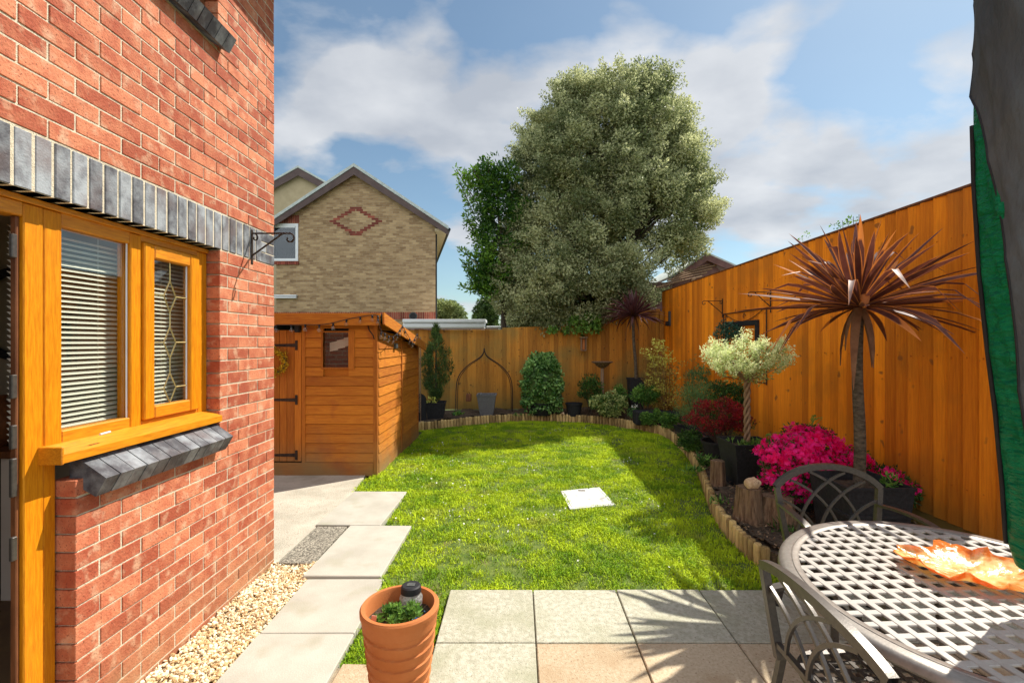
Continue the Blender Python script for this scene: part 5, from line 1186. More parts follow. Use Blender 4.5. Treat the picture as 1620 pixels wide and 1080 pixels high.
# azalea
az = thing('azalea', 'bright magenta azalea in full flower below the large spiky palm', 'shrub', (2.72, 4.35, bz))
rpot(az, (2.72, 4.4, bz), .20, .26, .30, M['black_plastic'])
fl = MB(); lf = MB()
lobes = [((2.42, 4.25, .62), (.24, .26, .17)), ((2.30, 4.15, .44), (.13, .18, .12)), ((2.66, 4.35, .70), (.28, .26, .17)), ((2.58, 4.2, .54), (.26, .22, .15)), ((3.00, 4.3, .56), (.17, .2, .11)), ((3.14, 4.1, .46), (.15, .15, .10)), ((3.22, 4.0, .40), (.10, .12, .07)), ((2.42, 4.1, .36), (.12, .12, .08))]
for c_, r_ in lobes:
    for i in range(12): clump(lf, np.array(c_)+unit(1)[0]*np.array(r_)*.8, (.09, .09, .07), 60, .04, .016, t=rng.uniform(.1, .6))
    nT = int(118*(r_[0]/.25)**1.3)
    for k in range(nT):
        d = unit(1)[0]; d[2] = abs(d[2])*.9 if rng.random() < .75 else d[2]
        if d[1] > .5 and rng.random() < .6: d[1] *= -1
        c2_ = np.array(c_)+d*np.array(r_)*rng.uniform(.86, 1.08)
        nf = 7; fc = c2_+rng.normal(size=(nf, 3))*.019
        nd = d+rng.normal(size=(nf, 3))*.45; nd /= np.linalg.norm(nd, axis=1)[:, None]
        e1 = np.cross(nd, rng.normal(size=(nf, 3))); e1 /= np.linalg.norm(e1, axis=1)[:, None]; e2 = np.cross(nd, e1)
        tk = rng.uniform(.1, .9)
        for p_ in range(5):
            q = 2*math.pi*p_/5; U = e1*math.cos(q)+e2*math.sin(q)+nd*.35
            U /= np.linalg.norm(U, axis=1)[:, None]; Sd = np.cross(nd, U); Lp = .023
            A_ = fc; B_ = fc+U*Lp*.6+Sd*.0085; C_ = fc+U*Lp; D_ = fc+U*Lp*.6-Sd*.0085
            fl.add(np.stack([A_, B_, C_, D_], 1).reshape(-1, 3), np.arange(nf*4).reshape(-1, 4), np.repeat(np.clip(tk+rng.normal(size=nf)*.15, 0, 1), 4))
fl.build('flowers', M['petal'], az); lf.build('foliage', M['leaf_dark'], az)
mb = MB(); stm = MB(); stems(stm, (2.72, 4.4, .4), [np.array(c)+[0, 0, .02] for c, r_ in lobes]*3, .009, .003, .5); stm.build('branches', M['bark_dark'], az)
fr_ = thing('fern', 'light green fern fronds poking out behind the magenta azalea', 'fern', (2.75, 4.65, bz)); mb = MB()
for (x1, y1, x2, y2, D) in [(1255, 700, 1215, 690, 4.5), (1282, 678, 1290, 660, 4.6), (1262, 700, 1240, 696, 4.4), (1220, 702, 1212, 692, 4.6), (1270, 690, 1300, 662, 4.7)]:
    a_, b_ = np.array(P(x1, y1, D)), np.array(P(x2, y2, D)); stf = np.linspace(0, 1, 16)
    for u in stf:
        p = a_+(b_-a_)*u+[0, 0, .05*math.sin(u*3)]; mb.leaves(np.array([p, p]), np.array([[.5, .2, .5], [-.5, -.2, .5]])+rng.normal(size=(2, 3))*.1, .05*(1-u*.7), .012, .8)
    mb.tube([(2.75, 4.75, .2), (a_+[0, .05, -.1]), a_, b_], .003, 4, .6)
mb.build('fronds', M['leaf_mid'], fr_)
# red shrub
rs = thing('crimson_shrub', 'deep crimson leaved shrub in a round black pot beside the fence', 'potted plant', (2.62, 6.15, bz)); rpot(rs, (2.62, 6.15, bz), .16, .22, .24, M['black_plastic'])
mb = MB(); bush(mb, (2.62, 6.15, .68), (.46, .36, .25), 70, 60, .036, .013, cr=.22, upw=.4); mb.build('foliage', M['leaf_red'], rs)
mb = MB(); bush(mb, (2.75, 6.25, .62), (.42, .3, .22), 22, 40, .04, .015, cr=.25); mb.build('inner_foliage', M['leaf_dark'], rs)
stm = MB(); stems(stm, (2.62, 6.15, .3), [(2.62+rng.uniform(-.4, .4), 6.15+rng.uniform(-.3, .3), rng.uniform(.55, .95)) for _ in range(22)], .008, .002); stm.build('branches', M['bark_dark'], rs)
def simple_shrub(name, label, c, r, nc, n, L, W, mat, cr=.28, nst=10, base_z=bz, cat='shrub', stem_r=.007, **k):
    t = thing(name, label, cat, (c[0], c[1], base_z)); m_ = MB(); bush(m_, c, r, nc, n, L, W, cr=cr, **k); m_.build('foliage', M[mat], t)
    m_ = MB(); stems(m_, (c[0], c[1], base_z), [(c[0]+rng.uniform(-.7, .7)*r[0], c[1]+rng.uniform(-.7, .7)*r[1], c[2]+rng.uniform(-.3, .6)*r[2]) for _ in range(nst)], stem_r, .002); m_.build('stems', M['bark_dark'], t); return t
simple_shrub('feathery_shrub', 'soft blue-green feathery shrub against the orange fence left of the crimson shrub', (2.86, 7.5, .68), (.42, .38, .48), 90, 60, .05, .006, 'leaf_blue', cr=.22, upw=.8)
simple_shrub('dark_shrub', 'dark green bush behind the crimson shrub below the metal trellis', (3.08, 6.95, .78), (.24, .3, .45), 50, 60, .045, .02, 'leaf_dark')
simple_shrub('variegated_shrub', 'yellow-edged variegated shrub low in the border beneath the bird bath', (1.78, 9.35, .42), (.42, .3, .26), 70, 40, .06, .036, 'leaf_vari', cr=.22)
t = simple_shrub('loose_shrub', 'dark loose green shrub in black pot left of the bird bath', (1.5, 9.8, .66), (.32, .25, .32), 46, 40, .055, .022, 'leaf_dark', upw=.5); rpot(t, (1.15, 9.75, bz), .13, .17, .26, M['black_plastic'])
t = simple_shrub('leafy_shrub', 'fresh green bushy plant in dark trough beside the smaller palm', (2.42, 8.95, .66), (.30, .25, .22), 44, 44, .06, .022, 'leaf_mid')
MB().cbox(2.15, 2.95, 8.60, 8.88, bz, .38, .02).build('trough', M['black_plastic'], t)
nd_ = thing('nandina', 'tall lime and bronze bamboo-like shrub in the far right of the border', 'shrub', (2.78, 8.9, bz)); mb = MB(); stm = MB()
for k in range(17):
    x1 = 2.78+rng.uniform(-.32, .32); y1 = 8.9+rng.uniform(-.2, .2); z1 = rng.uniform(1.0, 1.72); stm.tube([(2.78+rng.uniform(-.1, .1), 8.9, bz), ((2.78+x1)/2, y1, z1*.5), (x1, y1, z1)], [.007, .006, .003], 5)
    for z_ in np.arange(.45, z1+.1, .15)+rng.uniform(-.06, .06): 
        d = unit(1)[0]*[.13, .10, .02]; clump(mb, (x1*(z_/z1)+2.78*(1-z_/z1)+d[0], y1+d[1], z_), (.11, .09, .035), 26, .062, .020, t=float(np.clip(.25+.4*z_/1.6+rng.normal()*.2, 0, 1)), outw=.9)
mb.build('foliage', M['leaf_nand'], nd_); stm.build('canes', M['bark'], nd_)
simple_shrub('white_flowered_shrub', 'small grey-green plant with white flowers just behind the log edging', (2.22, 9.0, .30), (.14, .12, .13), 20, 30, .04, .016, 'leaf_blue')
mb = MB(); clump(mb, (2.2, 8.93, .44), (.07, .05, .025), 26, .03, .02, t=.9); tag(mb.build('white_blooms', M['daisy'], base=(2.2, 8.93, .44)), 'cluster of white blooms on the small grey-green plant', 'flowers')
simple_shrub('trailing_plant', 'soft green plant spilling in front of the dark trough in the far corner', (2.38, 8.5, .30), (.26, .12, .16), 26, 34, .05, .022, 'leaf_mid')
simple_shrub('herb_clump', 'low pale green clump behind the logs where the edging turns', (2.62, 8.15, .30), (.20, .18, .15), 26, 34, .045, .026, 'leaf_mid')
t = thing('low_trough', 'long black trough half hidden by plants behind the right edging', 'planter', (2.72, 7.2, bz)); pot(t, 2.72, 7.2, bz, .30, .2, .26, M['black_plastic'], rz=.12, d0=1.0, d1=1.05, rim=.015)
def strapplant(name, label, c, n, L, mat, W=.012):
    mb = MB(); d = unit(n); d[:, 2] = abs(d[:, 2])+.4; mb.leaves(np.array(c)+rng.normal(size=(n, 3))*[.05, .05, .0], d, rng.uniform(.5, 1, n)*L, W, rng.random(n), curl=.25); o = mb.build(name, M[mat], base=c); tag(o, label, 'plant')
simple_shrub('green_shrub', 'mid green bushy plant between the variegated shrub and the tall dark pot', (2.08, 9.75, .52), (.20, .18, .28), 30, 40, .06, .03, 'leaf_mid')
simple_shrub('wispy_shrub', 'tall wispy olive green plant against the orange fence behind the low trough', (3.12, 8.2, .85), (.2, .35, .60), 46, 40, .06, .014, 'leaf_blue', upw=.6)
simple_shrub('fleshy_plant', 'dark low plant at the foot of the crimson shrub', (2.42, 6.6, .28), (.2, .3, .14), 26, 40, .06, .022, 'leaf_dark')
strapplant('strappy_plant', 'clump of long arching green leaves by the willow pot', (2.28, 5.75, bz), 60, .26, 'leaf_dark', .018)
strapplant('strappy_plant', 'arching grassy clump between the logs and the low trough', (2.42, 6.55, bz), 70, .22, 'leaf_mid', .016)
strapplant('small_weed', 'small leafy weed growing beside the upright small log', (2.1, 5.2, .36), 18, .08, 'leaf_mid', .02)
strapplant('small_weed', 'leafy weed in the soil left of the stump', (1.92, 4.45, bz), 30, .09, 'leaf_mid', .02)
strapplant('small_weed', 'green weed growing between the stump and the chair', (2.15, 3.8, bz), 34, .12, 'leaf_dark', .02)
strapplant('small_weed', 'leafy tuft at the foot of the iron arch', (-1.25, 9.8, bz), 46, .14, 'leaf_mid', .03)
strapplant('small_weed', 'small leafy tuft at the left foot of the ivy dome', (-.02, 9.75, bz), 24, .09, 'leaf_mid', .02)
strapplant('small_weed', 'green tuft beside the bottom of the willow pot', (2.08, 5.55, bz), 44, .12, 'leaf_mid', .02)
t = thing('rockery_stones', 'small cluster of pale stones behind the back edging near the ivy dome', 'stones', (1.0, 9.8, bz))
for k in range(3): m_ = MB(); pebbles(m_, np.array([[.92+.12*k, 9.72+.04*k, bz+.04]]), np.array([.06]), np.array([.5]), .7); m_.build('stone', M['stone'], t)
# stumps
def stump(name, label, c, r0, r1, h_, seed):
    r = np.random.default_rng(seed); ph = r.uniform(0, 6, 4); m_ = MB()
    fn = lambda a, z: 1+.07*math.sin(3*a+ph[0])+.05*math.sin(7*a+ph[1]+z*3)+.03*math.sin(15*a+ph[2]+z*8)
    m_.lathe([(r0*1.1, 0), (r0, h_*.2), ((r0+r1)/2, h_*.5), (r1, h_*.8), (r1*.98, h_), (r1*.6, h_+.006), (.001, h_-.004)], c, 48, fn=fn); o = m_.build(name, M['stump'], base=c, smooth='auto'); tag(o, label, 'tree stump')
stump('tree_stump', 'ragged old stump carrying the stone animal beside the log edging', (1.97, 4.02, bz), .115, .095, .29, 3)
stump('tree_stump', 'low dark broken stump just behind the stone animal', (2.20, 4.0, bz), .15, .12, .22, 4)
stump('small_log', 'small upright log in front of the willow pot', (2.115, 5.0, bz), .075, .068, .27, 5)
# stone animal: one closed body
th = np.linspace(0, math.pi, 26); ph_ = np.linspace(0, 2*math.pi, 37)[:-1]; G = np.zeros((26, 36, 3)); oc = np.array((1.965, 3.98, bz+.335))
for i, a_ in enumerate(th):
    for j, b_ in enumerate(ph_):
        d = np.array([math.sin(a_)*math.cos(b_), math.sin(a_)*math.sin(b_), math.cos(a_)])
        rr = 1.0
        def lobe(v, amp, sh): v = np.array(v)/np.linalg.norm(v); return amp*math.exp(-sh*(1-float(d@v)))
        rr += lobe((.9, -.25, .15), .45, 7)+lobe((.45, -.45, .75), .32, 45)+lobe((.45, .35, .75), .32, 45)+lobe((.6, -.6, -.7), .25, 14)+lobe((-.5, -.6, -.7), .25, 14)-lobe((.95, -.5, .28), .10, 260)
        G[i, j] = oc+d*rr*np.array([.058, .045, .046])
tag(MB().grid(G, wrap=True).build('stone_animal', M['stone'], base=oc, smooth=True), 'small sandstone rodent ornament crouching on the stump', 'ornament')
# trellis with mirror frame and topiary ball
tl = thing('wall_trellis', 'rusty iron scrolled trellis fixed to the orange fence', 'trellis', (XF-.03, 7.0, 1.6)); m_ = MB(); xx = XF-.035
ya, yb_ = 7.62, 6.30
m_.tube([(xx, ya, 1.08), (xx, ya, 2.10)], .008, 5).tube([(xx, yb_, 1.08), (xx, yb_, 2.10)], .008, 5).tube([(xx, ya, 2.10), (xx, yb_, 2.10)], .008, 5).tube([(xx, ya, 1.10), (xx, yb_, 1.10)], .007, 5).tube([(xx, ya, 1.16), (xx, yb_, 1.16)], .005, 5)
m_.build('outline', M['iron'], tl)
for (y0, y1) in ((7.55, 7.0), (6.95, 6.4)):
    m_ = MB(); m_.tube([(xx, y0+(y1-y0)*u, 2.09-.13*math.sin(u*math.pi*.5)**1 if y0 > 7 else 2.09-.13*math.cos(u*math.pi*.5)) for u in np.linspace(0, 1, 10)], .005, 5)
    m_.tube([(xx, y0-.02-.04*math.cos(q)*(1-q/8), 2.03+.05*math.sin(q)*(1-q/8)) for q in np.linspace(0, 5, 14)], .005, 5); m_.build('scrollwork', M['iron'], tl)
mf = thing('picture_frame', 'dark empty wooden frame inside the iron trellis', 'frame', (XF-.03, 7.0, 1.6)); m_ = MB()
m_.cbox(XF-.06, XF-.022, 7.46, 7.52, 1.3, 1.96, .004).cbox(XF-.06, XF-.022, 6.50, 6.57, 1.3, 1.96, .004).cbox(XF-.06, XF-.022, 6.572, 7.458, 1.89, 1.96, .004).cbox(XF-.06, XF-.022, 6.572, 7.458, 1.3, 1.36, .004)
m_.build('frame_rail', M['black'], mf)
tb = thing('topiary_ball', 'round dark green leaf ball hanging in the dark frame', 'topiary', (XF-.19, 7.08, 1.80)); mb = MB(); q = np.array((XF-.2, 7.1, 1.80))
for k in range(60): clump(mb, q+unit(1)[0]*.15, (.05, .05, .05), 22, .035, .018, t=rng.uniform(.1, .8))
M['leaf_top'] = leafm('blue_green_topiary', (.012, .06, .035), (.07, .18, .11), tr=.2); mb.build('foliage', M['leaf_top'], tb); MB().tube([q+[0, 0, .1], q+[.1, 0, .17]], .004, 5).build('hook', M['iron'], tb)
fl_ = thing('outdoor_lamp', 'small grey lamp on the fence near the far right corner', 'lamp', P(1054, 503, 10.5)); q = fl_.location
MB().cbox(XF-.06, XF-.022, 10.28, 10.36, 2.0, 2.32, .005).build('backplate', M['slate_pot'], fl_); MB().cbox(XF-.12, XF-.062, 10.26, 10.38, 2.0, 2.1, .01).build('lamp_head', M['black'], fl_)

# ------------------------------------------------------------------ table
TC = np.array([1.728, 1.802]); TA, TB = .718, .644; TDIR = math.atan2(.798, .602)
def ell(f, ang): 
    x_ = (TA-f)*math.cos(ang); y_ = (TB-f)*math.sin(ang); return TC+np.array([x_*math.cos(TDIR)-y_*math.sin(TDIR), x_*math.sin(TDIR)+y_*math.cos(TDIR)])
tbl = thing('garden_table', 'oval cast metal garden table with open lattice top', 'table', (TC[0], TC[1], .03)); TZ = .722
angs = np.linspace(0, 2*math.pi, 121)[:-1]
prf = [(0.012, TZ-.040), (0.0, TZ-.028), (.002, TZ-.014), (.010, TZ-.004), (.022, TZ), (.050, TZ+.001), (.053, TZ-.002), (.056, TZ+.001), (.078, TZ), (.082, TZ-.003), (.084, TZ-.012), (.080, TZ-.04), (.012, TZ-.040)]
G = np.array([[(*ell(f, q), z) for q in angs] for f, z in prf]); MB().grid(G[::-1], wrap=True).build('table_rim', M['alu_rim'], tbl, smooth='auto')
lat = MB(); rot_ = R(3); pitch = .0665; wst = .0135
def chord(orig, d):
    lo_, hi_ = 0, 0
    a_ = TA-.081; b_ = TB-.081; c_, s_ = math.cos(TDIR), math.sin(TDIR)
    o_ = orig-TC; ox, oy = o_[0]*c_+o_[1]*s_, -o_[0]*s_+o_[1]*c_; dx_, dy_ = d[0]*c_+d[1]*s_, -d[0]*s_+d[1]*c_
    A_ = (dx_/a_)**2+(dy_/b_)**2; B_ = 2*(ox*dx_/a_**2+oy*dy_/b_**2); C_ = (ox/a_)**2+(oy/b_)**2-1; D_ = B_*B_-4*A_*C_
    if D_ <= 0: return None
    return (-B_-math.sqrt(D_))/(2*A_), (-B_+math.sqrt(D_))/(2*A_)
for fam in (0, 1):
    d = np.array([math.cos(rot_), math.sin(rot_)]) if fam == 0 else np.array([-math.sin(rot_), math.cos(rot_)]); nrm = np.array([-d[1], d[0]])
    for k in range(-11, 12):
        o_ = TC+nrm*pitch*k; c_ = chord(o_, d)
        if c_ is None: continue
        a_ = o_+d*c_[0]; b_ = o_+d*c_[1]; L = np.linalg.norm(b_-a_); ang = math.atan2(d[1], d[0]); mid = (a_+b_)/2
        Mx = np.array(Matrix.Translation((mid[0], mid[1], 0))@Matrix.Rotation(ang, 4, 'Z')); dz_ = .0 if fam == 0 else .0022
        lat.cbox(-L/2, L/2, -wst, wst, TZ-.012+dz_, TZ-.003+dz_, .002, .5, M=Mx)
lat.build('lattice', M['alu_top'], tbl)
ap = MB(); Ga = np.array([[(*ell(.10+f, q), z) for q in angs[::2]] for f, z in [(0, TZ-.014), (0, TZ-.07), (.01, TZ-.07), (.01, TZ-.014)]]); ap.grid(Ga, wrap=True); ap.build('apron', M['alu'], tbl)
for k in range(4):
    q = math.pi/4+k*math.pi/2+TDIR; u_ = np.array([math.cos(q), math.sin(q)]); p_ = [np.array((*(TC+u_*r_), z_)) for r_, z_ in ((.50, TZ-.03), (.47, .55), (.34, .32), (.40, .12), (.50, .036))]
    sp_ = np.array(smooth_poly(p_, 2)); MB().tube(sp_, .018, 8).build('leg', M['alu'], tbl, smooth=True)
MB().tube([(*(TC+.34*np.array([math.cos(q), math.sin(q)])), .32) for q in np.linspace(0, 2*math.pi, 40)], .010, 6, caps=False).build('stretcher_ring', M['alu'], tbl, smooth=True)

# chairs
def bez(a_, b_, c_, n=12): a_, b_, c_ = map(np.array, (a_, b_, c_)); return [(1-u)**2*a_+2*u*(1-u)*b_+u*u*c_ for u in np.linspace(0, 1, n)]
def bar(mb, pts, w_, th_, nrm=None):        # flat strip: rectangular section swept, width in the x/z plane normal, thickness along y
    pts = np.array(pts, float); tan = np.gradient(pts, axis=0); tan /= np.linalg.norm(tan, axis=1)[:, None]; ny = np.array([0, 1.0, 0]); G = np.zeros((len(pts), 4, 3))
    for i, (p, t_) in enumerate(zip(pts, tan)):
        n_ = np.cross(ny, t_); n_ /= np.linalg.norm(n_)+1e-9; m_ = np.cross(t_, n_)
        for j, (a_, b_) in enumerate(((-1, -1), (1, -1), (1, 1), (-1, 1))): G[i, j] = p+n_*a_*w_/2+m_*b_*th_/2
    mb.grid(G, wrap=True); return mb
def chair(label, loc, rz, rise, hz, wdt, tilt=.10, scale=1):
    t = thing('garden_chair', label, 'chair', (loc[0], loc[1], .034), 'bronze metal chairs at the garden table'); t.rotation_euler = (0, 0, rz)
    base = (0, 0, 0); W2 = wdt/2
    def Y(z): return .24+tilt*(z-.42)
    def b(mb, name, mat=M['alu'], sm='auto'): return mb.build(name, mat, t, smooth=sm, base=base)
    # back frame
    fr_ = MB(); up = [(-W2*.86, Y(.42), .42), (-W2, Y(hz), hz)]; bar(fr_, [(-W2*.84, Y(.40), .40), (-W2*.93, Y((.4+hz)/2), (.4+hz)/2), (-W2, Y(hz), hz)], .030, .030)
    bar(fr_, [(W2*.84, Y(.40), .40), (W2*.93, Y((.4+hz)/2), (.4+hz)/2), (W2, Y(hz), hz)], .030, .030)
    arch = [(W2*math.sin(q)*1.02/math.sin(1.12), 0, hz+rise*(math.cos(q)-math.cos(1.12))/(1-math.cos(1.12))) for q in np.linspace(-1.12, 1.12, 23)]
    bar(fr_, [(x_, Y(z_), z_) for x_, _, z_ in arch], .034, .030); b(fr_, 'back_frame')
    def topz(x_): return hz+rise*(1-(abs(x_)/W2)**2)
    ll_ = MB()
    for sg in (-1, 1):
        for (x0_, z0_, x1_, z1_) in ((-.20, .46, .10, None), (-.07, .46, .215, None), (.07, .46, W2*.96, hz-.07)):
            ze_ = (topz(x1_)-.02) if z1_ is None else z1_; m_ = MB()
            pts = bez((sg*x0_, Y(z0_)-.004*sg, z0_), (sg*(x0_+.05), 0, z0_+(ze_-z0_)*.72), (sg*x1_, 0, ze_)); pts = [(p[0], Y(p[2])-.005*sg, p[2]) for p in pts]
            bar(m_, pts, .014, .012); b(m_, 'back_bar')
    m_ = MB(); bar(m_, [(-W2*.84, Y(.46), .455), (0, Y(.46), .455), (W2*.84, Y(.46), .455)], .02, .02); b(m_, 'lower_rail')
    # seat
    st = MB(); ns_ = 9
    sh = [(W2*.88*math.copysign(abs(math.cos(q))**.6, math.cos(q)), .0+.235*math.copysign(abs(math.sin(q))**.6, math.sin(q))) for q in np.linspace(0, 2*math.pi, 41)[:-1]]
    Gs = np.array([[(x_*f, y_*f, z_) for x_, y_ in sh] for f, z_ in ((1, .405), (1.02, .415), (1, .428), (.90, .424), (.90, .405), (1, .405))]); st.grid(Gs[::-1], wrap=True); b(st, 'seat_frame')
    sl_ = MB()
    for k in range(-5, 6):
        x_ = k*.043; yl = .205*(1-(abs(x_)/(W2*.9))**4)**.3; sl_.cbox(x_-.0085, x_+.0085, -yl, yl, .414, .421, .001)
    for k in range(-4, 5):
        y_ = k*.045; xl = W2*.80*(1-(abs(y_)/.24)**4)**.3; sl_.cbox(-xl, xl, y_-.0085, y_+.0085, .4165, .4235, .001)
    b(sl_, 'seat_lattice')
    for sx in (-1, 1):
        m_ = MB(); bar(m_, bez((sx*W2*.84, .225, .42), (sx*W2*.86, .26, .2), (sx*W2*.92, .32, 0), 8), .026, .024); lg = b(m_, 'leg')
        m_ = MB(); bar(m_, bez((sx*W2*.84, -.21, .42), (sx*W2*.84, -.22, .2), (sx*W2*.9, -.25, 0), 8), .026, .024); lg = b(m_, 'leg')
        # arm: loop from back upright, forward and down to seat
        m_ = MB(); pts = smooth_poly([np.array(p) for p in ((sx*W2*.96, Y(.66), .645), (sx*(W2+.02), .08, .665), (sx*(W2+.03), -.12, .655), (sx*(W2+.02), -.22, .60), (sx*(W2-.01), -.215, .50), (sx*W2*.86, -.19, .42))], 2)
        pts = np.array(pts); tan = np.gradient(pts, axis=0); tan /= np.linalg.norm(tan, axis=1)[:, None]; Gm = np.zeros((len(pts), 4, 3))
        for i, (p, t_) in enumerate(zip(pts, tan)):
            s2 = np.array([1.0, 0, 0]); n2 = np.cross(t_, s2)
            for j, (a_, b2) in enumerate(((-1, -1), (1, -1), (1, 1), (-1, 1))): Gm[i, j] = p+s2*a_*.019+n2*b2*.007
        m_.grid(Gm, wrap=True); b(m_, 'arm')
        for yy in (.32, -.25):
            m_ = MB(); m_.lathe([(.001, 0), (.019, 0), (.02, .02), (.016, .03)], (sx*W2*(.92 if yy > 0 else .9), yy, -.003), 10); b(m_, 'foot_cap', M['black'])
    return t
chair('bronze metal garden chair behind the table facing the camera', (1.86, 2.585), R(-3), .125, .742, .60)
chair('bronze metal garden chair at the near left of the table seen side-on', (1.25, 1.56), R(90), .045, .735, .64, tilt=.10)

# leaf dish
dish = MB(); K1, K2 = 18, 72; Gd = np.zeros((K1, K2, 3)); Td = np.zeros((K1, K2)); dc_ = np.array([1.79, 1.895])
for j in range(K2):
    q = 2*math.pi*j/K2
    rad = 1+.10*math.sin(5*q+.7)+.07*math.sin(11*q)+.05*math.sin(17*q+1)+(.12 if j % 9 == 0 else 0)+.04*rng.normal()*.4
    for i in range(K1):
        u = i/(K1-1); rr = u*(1+(rad-1)*u**2); x_ = .205*rr*math.cos(q); y_ = .175*rr*math.sin(q)
        up_ = .036*u**3.2*(1.0+.35*math.sin(2*q+.3)); spk = .018*u**6*max(0, math.sin(9*q+.5))
        z_ = TZ+.012+up_+spk+.004*math.sin(6*q)*u
        ca2, sa2 = math.cos(R(-14)), math.sin(R(-14)); Gd[i, j] = (dc_[0]+x_*ca2-y_*sa2, dc_[1]+x_*sa2+y_*ca2, z_); Td[i, j] = np.clip(.75-.65*u**5+.12*rng.normal()+.2*math.sin(u*9+q*2), 0, 1)
dish.grid(Gd, tt=Td, wrap=True); dish.grid(Gd[::-1]-np.array([0, 0, .005]), tt=Td[::-1], wrap=True)
dish.grid(np.stack([Gd[-1]-np.array([0, 0, .005]), Gd[-1]], 0), t=.1, wrap=True)
o = dish.build('leaf_dish', M['amber'], base=(dc_[0], dc_[1], TZ), smooth=True); tag(o, 'orange and amber glass dish shaped like a jagged leaf on the table', 'dish')

# ------------------------------------------------------------------ closed parasol
KP = .84; pc = np.array([2.150, 1.905])*KP; par = thing('closed_parasol', 'closed parasol with grey cover over green canopy at the right edge', 'parasol', (pc[0], pc[1], .7))
zs = np.linspace(CAMH-.93*KP, 3.3, 150)
edgepx = [(0, 1540), (90, 1538), (180, 1537), (290, 1540), (430, 1549), (500, 1556), (560, 1563), (650, 1575), (760, 1586), (845, 1592), (880, 1606), (895, 1622), (905, 1634)]
ez_ = [P(0, y_, 2.07*KP)[2] for y_, _ in edgepx][::-1]
cpx = 820+746*pc[0]/pc[1]
thc = math.atan2(pc[0], pc[1]); dcam = float(np.hypot(*pc))
er = [dcam*math.sin(thc-math.atan((x_-820)/746)) for _, x_ in edgepx][::-1]
def rad(z): return max(.004, float(np.interp(z, ez_, er)))
fs = math.radians(131)
def thb(z):
    y_ = 540-(z-CAMH)/(2.0*KP)*746; bx = float(np.interp(y_, [0, 170, 200, 240, 300, 430, 560, 650, 700, 900], [1520, 1536, 1543, 1550, 1562, 1590, 1604, 1614, 1624, 1646]))
    r_ = rad(z)+.010; best = -30
    for d_ in range(-8, 90):
        q = fs+math.radians(d_); X_, D_ = pc[0]+r_*math.cos(q), pc[1]+r_*math.sin(q)
        if 820+746*X_/D_ <= bx: best = d_
        elif d_ > 8: break
    return max(best, -6)
thl = np.array([thb(z) for z in zs]); thl = np.convolve(np.pad(thl, 6, mode='edge'), np.ones(13)/13, 'valid')
gm = MB(); NT = 96; G = np.zeros((len(zs), NT, 3))
for i, z in enumerate(zs):
    for j in range(NT):
        q = 2*math.pi*j/NT; aw = abs((q-fs+math.pi) % (2*math.pi)-math.pi); kf = min(1, .1+aw/.35); r_ = rad(z)*.985; r_ *= 1-kf*.05+kf*(.02*math.sin(9*q+z*2.3)-.055*abs(math.sin(11*z+2.2*q+1.3*math.sin(q*3+z*2)))**.7*(1 if z > 1.0 else .3)-.03*abs(math.sin(19*z-3.1*q+2*math.sin(3.3*z)))**.7+.03)
        da_ = (q-fs) % (2*math.pi)
        if math.radians(thl[i])+.12 < da_ < 2*math.pi-math.radians(62)-.1 or (thl[i] < 2 and da_ > math.pi*1.9): r_ *= .84
        G[i, j] = (pc[0]+r_*math.cos(q), pc[1]+r_*math.sin(q), z)
gm.grid(G, wrap=True); gm.build('green_canopy', M['green_cloth'], par, smooth=True)
cv = MB(); NA = 90; G = np.zeros((len(zs), NA, 3)); G2 = np.zeros((len(zs), NA, 3))
for i, z in enumerate(zs):
    a0 = fs+math.radians(thl[i]); a1 = fs+2*math.pi-math.radians(62)
    for j in range(NA):
        u = j/(NA-1); q = a0+(a1-a0)*u; r_ = rad(z)+.001+.005*math.sin(7*q+z*1.2)+.003*math.sin(5*z+2*q)+.002*math.sin(19*z+9*q)-.014*abs(math.sin(3.1*z+1.7*q+.6*math.sin(4*q)))**.5-.008*abs(math.sin(6.5*z-2.9*q))**.5+.012*math.exp(-((u)/.03)**2)
        G[i, j] = (pc[0]+r_*math.cos(q), pc[1]+r_*math.sin(q), z)
sel = zs > CAMH-.86*KP
cv.grid(G[sel]); cv.build('cover', M['grey_cloth'], par, smooth=True)
hm = MB(); hm.tube(G[sel][:, 0]+np.array([0, 0, 0]), .004, 6); hm.build('cover_hem', M['black'], par, smooth=True)
zp = MB(); zp_p = [(pc[0]+(rad(z)*.985+.002)*math.cos(fs+.03), pc[1]+(rad(z)*.985+.002)*math.sin(fs+.03), z) for z in zs if z < CAMH+.95*KP and z > CAMH-.87*KP]
zp.tube(zp_p, .008, 6); zp.build('zip', M['black'], par, smooth=True)
MB().tube([(pc[0]+.02, pc[1], .84), (pc[0]+.02, pc[1], 3.5)], .022, 10).build('pole', M['black'], par)
MB().lathe([(.001, 0), (.035, .01), (.04, .05), (.03, .08)], (pc[0]+.02, pc[1]-.0, .80), 12).build('hub', M['black'], par, smooth=True)
MB().tube([(pc[0]+.02, pc[1], 3.5), (pc[0]+.6, pc[1]+.1, 3.62), (pc[0]+1.6, pc[1]+.2, 3.1), (pc[0]+1.75, pc[1]+.2, .04)], .03, 10).build('cantilever_arm', M['black'], par)

